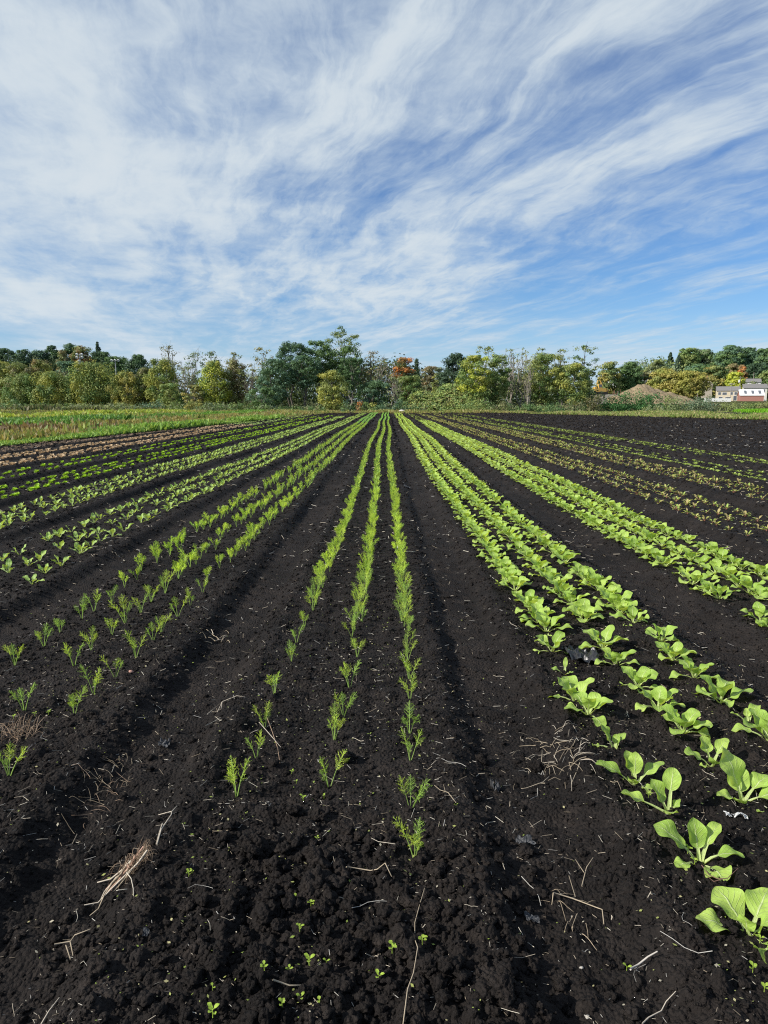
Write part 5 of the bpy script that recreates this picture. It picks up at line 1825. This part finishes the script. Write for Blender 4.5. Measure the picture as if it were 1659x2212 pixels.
def build_straw():
    protos = [[straw_buf(rnd.uniform(.02, .10) if i % 4 else rnd.uniform(.10, .17), rnd.uniform(.0006, .0015), 10 + i, rnd.randint(0, 2), None, rnd.uniform(.05, .35)).obj('straw_stalk', M_STRAW), False] for i in range(24)]
    r = random.Random(5)
    n = 0
    while n < 210:
        y = 1.15 + 4.4 * r.random() ** 1.4
        x = r.uniform(-.62, .62) * y
        # fewer on the planted bok choy bed
        if 0.85 < x < 1.9 and r.random() < .4:
            continue
        pr = protos[n % len(protos)]
        if not pr[1]:
            o, pr[1] = pr[0], True
        else:
            o = copy_tree(pr[0])
        drop(o, x, y, r.random() * 6.28, 0.007, r.uniform(-.25, .25))
        s = r.uniform(.6, 1.15)
        o.scale = (s, s, s)
        tag(o, 'short pale straw stalk lying loose on the black soil', 'straw', 'loose straw stalks on the soil')
        n += 1
    # everything smaller or farther
    b = MB()
    for k, (nn, y0, y1, sz) in enumerate(((2600, 1.1, 4.0, .012), (2200, 2.2, 9.0, .032), (1500, 7, 30, .07), (380, 25, 95, .10))):
        yy = y0 + (y1 - y0) * rng.random(nn) ** 1.4
        xx = (rng.random(nn) * 2 - 1) * (0.6 * yy + .4)
        if k == 3:
            xx = np.where(rng.random(nn) < .7, 10.5 + (0.55 * yy - 10) * rng.random(nn), xx)
        keep = xx > edge_left(yy)
        xx, yy = xx[keep], yy[keep]
        zz = ground_z(xx, yy) + 0.007
        a = rng.random(len(xx)) * 6.283
        L = sz * (0.4 + 1.2 * rng.random(len(xx)) ** 2)
        w = np.maximum(.0007, .00030 * yy) * (0.7 + 0.6 * rng.random(len(xx)))
        d = np.stack([np.cos(a), np.sin(a), rng.normal(0, .25, len(xx))], 1)
        sd = np.stack([-np.sin(a), np.cos(a), 0 * a], 1)
        p = np.stack([xx, yy, zz], 1)
        up = np.array([0, 0, 1.0])
        h = (w * .9)[:, None]
        A_, B_ = p - d * L[:, None] / 2, p + d * L[:, None] / 2
        ww = sd * w[:, None]
        # two sloping faces per bit so that it has thickness
        q1 = np.stack([A_ - ww, B_ - ww, B_ + up * h, A_ + up * h], 1)
        q2 = np.stack([A_ + up * h, B_ + up * h, B_ + ww, A_ + ww], 1)
        c = np.array(STRAWC)[rng.integers(0, 5, len(xx))] * rng.uniform(.5, 1.1, (len(xx), 1))
        for q in (q1, q2):
            v, f = b.quadset(q)
            b.add(v, f, c)
    tag(b.obj('straw_litter', M_STRAW), 'countless small straw bits scattered over the black soil', 'straw litter', kind='stuff')
    # bits of green and yellow leaf, thickest round the plants
    b = MB()
    nn = 2600
    yy = 1.1 + 4.2 * rng.random(nn) ** 1.3
    lane = np.array([1.0, 1.345, 1.68, -.57, -.235, .08, -1.5, -1.81])[rng.integers(0, 8, nn)]
    xx = np.where(rng.random(nn) < .72, lane + rng.normal(0, .11, nn), (rng.random(nn) * 2 - 1) * .6 * yy)
    zz = ground_z(xx, yy) + .008
    a = rng.random(nn) * 6.283
    L = .0028 + .0055 * rng.random(nn) ** 2.5
    d = np.stack([np.cos(a), np.sin(a), rng.normal(0, .2, nn)], 1) * L[:, None]
    sd = np.stack([-np.sin(a), np.cos(a), rng.normal(0, .3, nn)], 1) * (L * .55)[:, None]
    p = np.stack([xx, yy, zz], 1)
    q = np.stack([p - d, p + sd, p + d, p - sd], 1)
    v, f = b.quadset(q)
    b.add(v, f, np.array([(.42, .46, .14), (.50, .46, .24), (.30, .40, .08), (.55, .50, .38)])[rng.integers(0, 4, nn)])
    tag(b.obj('leaf_litter', M_LEAF), 'tiny pale green leaf bits sprinkled among the plants', 'leaf litter', kind='stuff')


def twig(name, label, px, pts, rad, c, cat='twig', branches=()):
    """a bent twig laid on the soil; pts are survey points along it"""
    b = MB()
    P = np.array([(*at(*p), 0) for p in pts])
    P[:, 2] = ground_z(P[:, 0], P[:, 1]) + rad + .019
    o0 = P[0].copy()
    rad = rad * .78
    b.tube(P - o0, np.linspace(rad, rad * .6, len(P)), 5, c)
    for br in branches:
        Q = np.array([(*at(*p), 0) for p in br])
        Q[:, 2] = ground_z(Q[:, 0], Q[:, 1]) + rad + .019
        b.tube(Q - o0, np.linspace(rad * .8, rad * .4, len(Q)), 5, c)
    o = b.obj(name, M_STRAW, smooth=True)
    o.location = o0
    return tag(o, label, cat, 'dry twigs lying on the soil')


def build_twigs():
    tan, pale, brn = (.38, .31, .22), (.47, .41, .33), (.16, .09, .07)
    twig('dry_twig', 'forked pale twig lying between the kale-side fennel and the root clump', 0, [(340, 1848), (349, 1810), (371, 1775), (371, 1766), (342, 1748)], .0028, pale, branches=[[(371, 1768), (383, 1756)], [(352, 1800), (345, 1815), (338, 1846)]])
    twig('dry_twig', 'angular pale twig below the lowest fennel plant', 0, [(748, 1898), (756, 1887), (800, 1891), (815, 1896), (832, 1909), (846, 1924)], .0027, tan)
    twig('dry_twig', 'long thin stem curving up from the bottom edge of the picture', 0, [(870, 2230), (880, 2180), (893, 2120), (902, 2085), (896, 2050), (896, 2010), (906, 1975), (918, 1935)], .0019, tan)
    twig('dry_twig', 'bent straw stem ending in a hook below the straw heap', 0, [(1196, 1911), (1236, 1916), (1290, 1938), (1302, 1945), (1306, 1970)], .0028, tan, branches=[[(1196, 1911), (1193, 1930)], [(1234, 1916), (1244, 1912), (1230, 1870)]])
    twig('dry_twig', 'pair of straight straw stalks pointing at the hooked stem', 0, [(1258, 1890), (1268, 1855), (1282, 1840)], .0022, tan, branches=[[(1262, 1870), (1244, 1835)]])
    twig('dry_twig', 'reddish brown forked twig beneath the broad leaved bok choy', 0, [(1515, 1880), (1530, 1905), (1548, 1917), (1570, 1916), (1592, 1905)], .0022, brn, branches=[[(1560, 1918), (1540, 1928), (1520, 1900)]])
    twig('dry_twig', 'thin whitish twig with a kink at the bottom of the picture', 0, [(1388, 2200), (1402, 2186), (1430, 2165), (1440, 2150), (1460, 2143)], .0024, pale)
    twig('dry_twig', 'dark root like twig in the wheel track', 0, [(985, 1755), (968, 1724), (950, 1718), (938, 1711)], .0018, tan, branches=[[(962, 1722), (958, 1708)]])
    twig('dry_twig', 'straight bright straw piece lying near the bottom edge', 0, [(590, 2142), (625, 2141), (660, 2138)], .0032, tan)
    twig('dry_twig', 'slanting straw stalk at the bottom corner of the picture', 0, [(80, 2212), (105, 2180), (128, 2150)], .0024, pale)
    twig('dry_twig', 'angled straw beside the trampled clods of the kale-side track', 0, [(115, 2008), (150, 2007), (160, 2000), (195, 1998)], .0030, tan, branches=[[(140, 2010), (150, 2045)], [(150, 2008), (156, 2040)]])
    twig('dry_twig', 'bleached bark strip curled on the soil below the bok choy', 0, [(1362, 2088), (1380, 2066), (1400, 2060), (1420, 2064)], .0042, (.45, .41, .36))
    twig('dry_twig', 'broken straw with three arms on the ridge of the track', 0, [(447, 1532), (480, 1514), (470, 1545)], .0026, pale, branches=[[(480, 1514), (478, 1540)], [(480, 1514), (512, 1520), (530, 1523)]])
    twig('dry_twig', 'long stalk crossing behind the second lowest fennel', 0, [(560, 1572), (585, 1600), (607, 1623)], .0022, pale)
    twig('dry_twig', 'thin reddish stalk leaning down past the twin fennel', 0, [(575, 1555), (588, 1590), (600, 1625), (605, 1655)], .0018, (.36, .25, .17))

    def heap(name, label, px, py, wid, hgt, n, L, rad, cols, seed, cat, curl=.3, arch=.02):
        r = np.random.default_rng(seed)
        b = MB()
        x0, y0 = at(px, py)
        z0 = gz(x0, y0)
        for i in range(n):
            cx, cy = r.normal(0, wid / 3), r.normal(0, hgt / 3)
            a = r.random() * 6.283
            l = L * r.uniform(.4, 1.3)
            k = 6
            ang = a + np.cumsum(r.normal(0, curl, k))
            X = cx + np.cumsum(np.cos(ang)) * l / k
            Y = cy + np.cumsum(np.sin(ang)) * l / k
            Z = ground_z(X + x0, Y + y0) - z0 + np.abs(r.normal(arch, arch * .6)) * np.sin(np.linspace(.1, 3.0, k)) + .004 + .01 * r.random()
            b.tube(np.stack([X, Y, Z], 1), np.linspace(rad, rad * .5, k) * r.uniform(.5, 1.2), 4, np.array(cols[int(r.integers(len(cols)))]) * r.uniform(.7, 1.15))
        o = b.obj(name, M_STRAW, smooth=True)
        o.location = (x0, y0, z0)
        return tag(o, label, cat)

    heap('straw_heap', 'loose heap of broken brown straw between the track and the bok choy', 1212, 1640, .19, .26, 52, .10, .0015, [(.46, .39, .29), pale, tan, (.30, .24, .17)], 3, 'straw heap', .02, .007)
    heap('straw_heap', 'small straw scatter trailing up from the brown straw heap', 1180, 1590, .16, .16, 16, .08, .0014, [tan, pale], 4, 'straw heap', .03, .006)
    heap('straw_heap', 'scatter of straw stalks around the hooked stem', 1235, 1930, .14, .16, 12, .08, .0012, [tan, (.38, .30, .21)], 14, 'straw heap', .07, .01)
    heap('straw_heap', 'thin straw streak lying along the kale-side wheel track', 235, 1670, .10, .34, 50, .10, .0009, [tan, (.34, .24, .17)], 5, 'straw heap', .15, .008)
    heap('straw_heap', 'short thick straw stubs in the furrow beside the fennel', 470, 1362, .16, .18, 14, .09, .0028, [pale, tan], 6, 'straw heap', .03, .012)
    # uprooted root ball with stalks
    e = heap('root_clump', 'uprooted clump of fibrous brown roots with pale stalks attached', 292, 1868,   .06, .05, 130, .07, .0008, [(.27, .19, .13), (.34, .25, .17), (.22, .14, .09)], 7, 'root clump', .7, .03)
    b = MB()
    r = np.random.default_rng(8)
    x0, y0 = at(292, 1868)
    for i in range(11):
        xe, ye = at(178 + r.uniform(-12, 40), 1890 + r.uniform(-22, 55))
        s = np.linspace(0, 1, 6)[:, None]
        p = np.array([r.normal(0, .02), r.normal(0, .02), .03]) * (1 - s) + np.array([xe - x0, ye - y0, 0.0]) * s * r.uniform(.55, 1.0) + r.normal(0, .004, (6, 3))
        p[:, 2] = ground_z(p[:, 0] + x0, p[:, 1] + y0) - gz(x0, y0) + .035 * (1 - s[:, 0]) + .006
        b.tube(p, np.linspace(.0036, .0018, 6), 5, np.array([tan, pale, (.44, .27, .20)][i % 3]))
    b.obj('stalks', M_STRAW, e, smooth=True)
    heap('root_clump', 'frizzy tuft of dead brown roots at the picture edge', 42, 1590, .09, .10, 60, .11, .0011, [(.28, .19, .12), (.36, .26, .18)], 9, 'root clump', .6, .04)


def lump(r, n=14, m=20, amp=.35, fr=2.2, seed=0, flat=.75):
    th, ph = np.meshgrid(np.linspace(0.02, math.pi - .02, n), np.linspace(0, 2 * math.pi, m), indexing='ij')
    dx, dy, dz = np.sin(th) * np.cos(ph), np.sin(th) * np.sin(ph), np.cos(th)
    k = 1 + amp * (vnoise(dx * fr + dz * 1.7 + seed, dy * fr + dz + seed * 2.3, seed) + .6 * vnoise(dx * fr * 2.6 + dz * 3 + seed, dy * fr * 2.6 - dz * 2, seed + 1) + .35 * vnoise(dx * fr * 6 + dz * 5, dy * fr * 6 + dz * 4, seed + 2)) * 1.6
    v = np.stack([dx * k, dy * k, dz * k * flat], -1) * r
    v[:, -1] = v[:, 0]
    i = np.arange(n - 1)[:, None] * m + np.arange(m - 1)[None]
    b = MB()
    b.add(v.reshape(-1, 3), np.stack([i, i + m, i + m + 1, i + 1], -1).reshape(-1, 4))
    return b


def build_clods():
    spots = [(545, 1850, 40), (570, 1848, 26), (683, 1925, 46), (690, 1870, 42), (650, 1905, 26), (585, 1965, 28), (835, 1990, 34), (870, 2040, 40), (752, 2060, 34), (795, 2020, 30), (520, 2110, 26), (560, 2080, 34),
             (1165, 1635, 26), (745, 1645, 24), (640, 1760, 22), (690, 1770, 26), (905, 2050, 18), (700, 1965, 30), (470, 2100, 30), (600, 2010, 24), (985, 2035, 22), (760, 1955, 22), (660, 2150, 30), (610, 1845, 24),
             (880, 1985, 20), (410, 1960, 22), (350, 2080, 22), (1085, 2175, 30), (1205, 2130, 24), (1040, 1625, 22), (500, 1790, 20), (930, 2110, 26), (560, 2190, 28), (820, 2120, 20)]
    protos = [lump(1.0, 20, 28, .55, 2.0, 3 + 7 * i, .8).mesh('soil_clod', M_SOIL, True) for i in range(7)]
    r = random.Random(9)
    named = {(1165, 1635): 'round black clod resting against the brown straw heap', (745, 1645): 'pointed black clod beside the lowest middle row fennel',
             (545, 1850): 'large flat faced clod near the forked pale twig', (683, 1925): 'largest rounded clod in the rough headland'}
    for i, (px, py, s) in enumerate(spots):
        x, y = at(px, py)
        o = link('soil_clod', protos[i % 7])
        k = s / 1534 * math.hypot(y, 1.5) * .66
        o.scale = (k, k * r.uniform(.8, 1.1), k * r.uniform(.75, 1))
        o.location = (x, y, gz(x, y) + k * .38)
        o.rotation_euler = (r.uniform(-.4, .4), r.uniform(-.4, .4), r.random() * 6.28)
        tag(o, named.get((px, py), 'lumpy black soil clod among many on the rough headland'), 'clod', 'soil clods on the rough headland')
    stone = flat_mat('pale_stone', (.34, .32, .29), .8, .3, 40, .2)
    pink = flat_mat('pink_stone', (.42, .24, .19), .8, .3, 40, .2)
    for i, (px, py, s, m, lab) in enumerate(((1604, 1586, 12, stone, 'white pebble on the soil beside the spindly bok choy'), (283, 1448, 11, pink, 'pinkish brown stone beside the fennel nearest the wheel track'),
                                             (888, 2050 - 90, 8, stone, 'small pale pebble close to the long thin stem'), (1258, 2060, 7, stone, 'tiny white pebble below the straw heap'),
                                             (1270, 2160, 9, stone, 'white pebble near the bottom edge of the picture'))):
        x, y = at(px, py)
        o = lump(s / 1534 * math.hypot(y, 1.5) * .42, 10, 14, .6, 2.0, 40 + i, .7).obj('pebble', m, smooth=True)
        o.location = (x, y, gz(x, y) + .003)
        tag(o, lab, 'pebble')

    def scrap(name, label, px, py, w, d, mat, seed, h=.025):
        r = np.random.default_rng(seed)
        n = 18
        U, V = np.meshgrid(np.linspace(-1, 1, n), np.linspace(-1, 1, n), indexing='ij')
        rr = np.sqrt(U ** 2 + V ** 2)
        edge = 1 + .5 * vnoise(U * 2 + seed, V * 2, seed)
        X, Y = U * w / 2 * edge, V * d / 2 * edge * (1 + .3 * vnoise(U * 3, V * 1.5, seed + 3))
        x0, y0 = at(px, py)
        z0 = gz(x0, y0)
        Z = ground_z((X + x0).ravel(), (Y + y0).ravel()).reshape(n, n) - z0 + .008 + h * (np.abs(vnoise(U * 2.6 + V, V * 2.6, seed + 1)) * 1.6 + .5 * np.abs(vnoise(U * 7, V * 5, seed + 2)))
        b = MB()
        i = np.arange(n - 1)[:, None] * n + np.arange(n - 1)[None]
        b.add(np.stack([X, Y, Z], -1).reshape(-1, 3), np.stack([i, i + n, i + n + 1, i + 1], -1).reshape(-1, 4))
        o = b.obj(name, mat)
        o.location = (x0, y0, z0)
        tag(o, label, 'plastic scrap' if 'plastic' in name else 'scrap')

    blackp = flat_mat('black_plastic', (.022, .022, .024), .35, .5, 30, .3)
    greyp = flat_mat('grey_plastic', (.055, .057, .062), .6, .4, 30, .3)
    whitep = flat_mat('white_scrap', (.50, .50, .49), .7, .3, 30, .2)
    scrap('black_plastic', 'torn crumpled black plastic film near the stunted bok choy', 1255, 1424, .17, .20, blackp, 3, .05)
    scrap('grey_plastic', 'crumpled grey plastic shred in the wheel track', 1132, 1792, .07, .045, greyp, 5)
    scrap('grey_plastic', 'dull grey film scrap standing in the track under the fennel', 1070, 1680, .035, .05, greyp, 6, .04)
    scrap('grey_plastic', 'dull grey film scrap on the ridge of the kale-side track', 352, 1583, .05, .05, greyp, 7, .03)
    scrap('grey_plastic', 'bluish grey shred at the bottom, beside the curled root', 316, 2030, .016, .02, greyp, 8, .01)
    scrap('grey_plastic', 'small grey film shred low in the wheel track', 1150, 1965, .04, .025, greyp, 9, .012)
    scrap('white_paper', 'torn white paper scrap beside the tall ribbed bok choy', 1600, 1773, .05, .03, whitep, 10, .012)
    scrap('white_paper', 'smaller white paper bit next to the torn scrap', 1572, 1771, .022, .018, whitep, 11, .01)
    scrap('grey_plastic', 'pale shred caught among the stones of the far wheel track', 880, 1052, .12, .10, greyp, 12, .04)


def build_crumbs():
    """loose crumbs and lumps on the near soil: nobody could count them"""
    b = MB()
    small = [lump(1.0, 5, 7, .7, 2.0, 11 + 5 * i, .75) for i in range(6)]
    large = [lump(1.0, 8, 11, .6, 2.0, 51 + 5 * i, .75) for i in range(6)]
    for x_ in small + large:
        color_buf(x_, (.02, .018, .018), 0)
    N = 66000
    y = 1.0 * 103.0 ** rng.random(N)
    x = (rng.random(N) * 2 - 1) * (.6 * y + .35)
    r = np.maximum(.0022 + .0075 * rng.random(N) ** 2.5, np.where(y < 9, .0016, .0013) * y * (0.6 + rng.random(N)))
    tr = np.min(np.abs(x[:, None] - np.array(TRACK)[None]), axis=1)
    k = (x > edge_left(y)) & ((tr > .16) | (rng.random(N) < .3))
    x, y, r = x[k], y[k], r[k]
    z = ground_z(x, y) + r * np.where(y < 6, .25, .02)
    w = rng.integers(0, 6, len(x))
    for i in range(6):
        k = w == i
        replicate(b, small[i], np.stack([x[k], y[k], z[k]], 1), rng.random(k.sum()) * 6.283, r[k])
    N1, N2 = 950, 1500
    x = np.concatenate([rng.normal(-.10, .34, N1), (rng.random(N2) * 2 - 1)])
    y = np.concatenate([1.05 + 1.25 * rng.random(N1), 1.05 * 5 ** rng.random(N2)])
    x[N1:] *= .6 * y[N1:] + .3
    r = np.concatenate([.006 + .020 * rng.random(N1) ** 2.2, .0055 + .012 * rng.random(N2) ** 2.5])
    z = ground_z(x, y) + r * .25
    w = rng.integers(0, 6, N1 + N2)
    for i in range(6):
        k = w == i
        replicate(b, large[i], np.stack([x[k], y[k], z[k]], 1), rng.random(k.sum()) * 6.283, r[k])
    tag(b.obj('soil_crumbs', M_SOIL, smooth=True), 'loose crumbs and small lumps covering the black soil', 'soil crumbs', kind='stuff')


def build_weeds():
    c = (.36, .50, .07)
    meshes = []
    for i in range(6):
        b = MB()
        r = random.Random(i)
        for k in range((2, 2, 4, 4, 5, 3)[i]):
            leaf_buf(.004, .010 * r.uniform(.8, 1.2), .008, 45, 40, .2, .05, 5, 3, .0012, i * 9 + k, buf=b, yaw=R(k * (180 if k < 2 else 137) + 40 * r.random()), base=(0, 0, .005 + .002 * k))
        b.tube([(0, 0, -.004), (0, 0, .004), (0, 0, .010)], .0008, 4, (.3, .38, .12))
        color_buf(b, c, .15)
        meshes.append(b.mesh('weed_seedling', M_LEAF, True))
    pts = [(668, 2083, 1.6), (847, 2068, 1.7), (912, 2062, 1.4), (928, 2052, 1.5), (818, 2127, 1.4), (572, 2130, 1.1), (625, 2110, 1), (690, 2105, 1.1), (705, 2090, 1), (640, 1955, 1.1), (672, 1968, 1.2), (678, 1982, 1.1), (648, 2035, 1.3),
           (612, 1975, 1), (592, 1945, .9), (660, 1715, 1.3), (700, 1722, 1.1), (640, 1690, 1.0), (655, 1730, 1.4), (690, 1700, .9), (685, 1820, .9), (408, 1895, 1.1), (415, 1888, .9), (320, 2112, 1.3), (460, 2150, 1), (690, 2170, 1.3), (650, 2165, 1.2),
           (545, 2200, 1.5), (610, 2195, 1.2), (760, 2190, 1.1), (460, 2205, 1.6), (820, 2200, 1), (1355, 2075, 1.2), (1485, 1850, 1.6), (1500, 1870, 1.3), (1520, 1868, 1.5), (1640, 2050, 1.3), (1625, 2110, 1.4), (1650, 2150, 1.3), (1585, 2070, 1.2),
           (985, 1755, .8), (905, 1735, .9), (630, 1665, 1.0), (590, 1505, 1.0), (75, 1545, 1.3), (105, 1540, 1.2), (30, 1555, 1.2), (130, 1535, 1.0), (640, 1420, 1.2), (1195, 1490, 1.2), (1215, 1480, 1.1), (1510, 1690, 1.0), (1400, 1730, 1.1)]
    named = {(668, 2083): 'cross shaped green weed seedling, largest at the bottom centre', (847, 2068): 'green weed seedling just beside the long thin stem', (1485, 1850): 'yellowish weed sprout under the broad leaved bok choy'}
    r = random.Random(4)
    pts = [p for i, p in enumerate(pts) if i % 4 != 3]
    for i, (px, py, s) in enumerate(pts):
        x, y = at(px, py)
        o = link('weed_seedling', meshes[i % 6] if s < 1.35 else meshes[2 + i % 3])
        o.location = (x, y, gz(x, y) + .009)
        o.rotation_euler = (0, 0, r.random() * 6.28)
        o.scale = (s * .85,) * 3
        tag(o, named.get((px, py), 'tiny light green weed seedling sprouting from the black soil'), 'weed', 'weed seedlings sprouting from the soil')


build_straw()
build_twigs()
build_crumbs()
build_clods()
build_weeds()
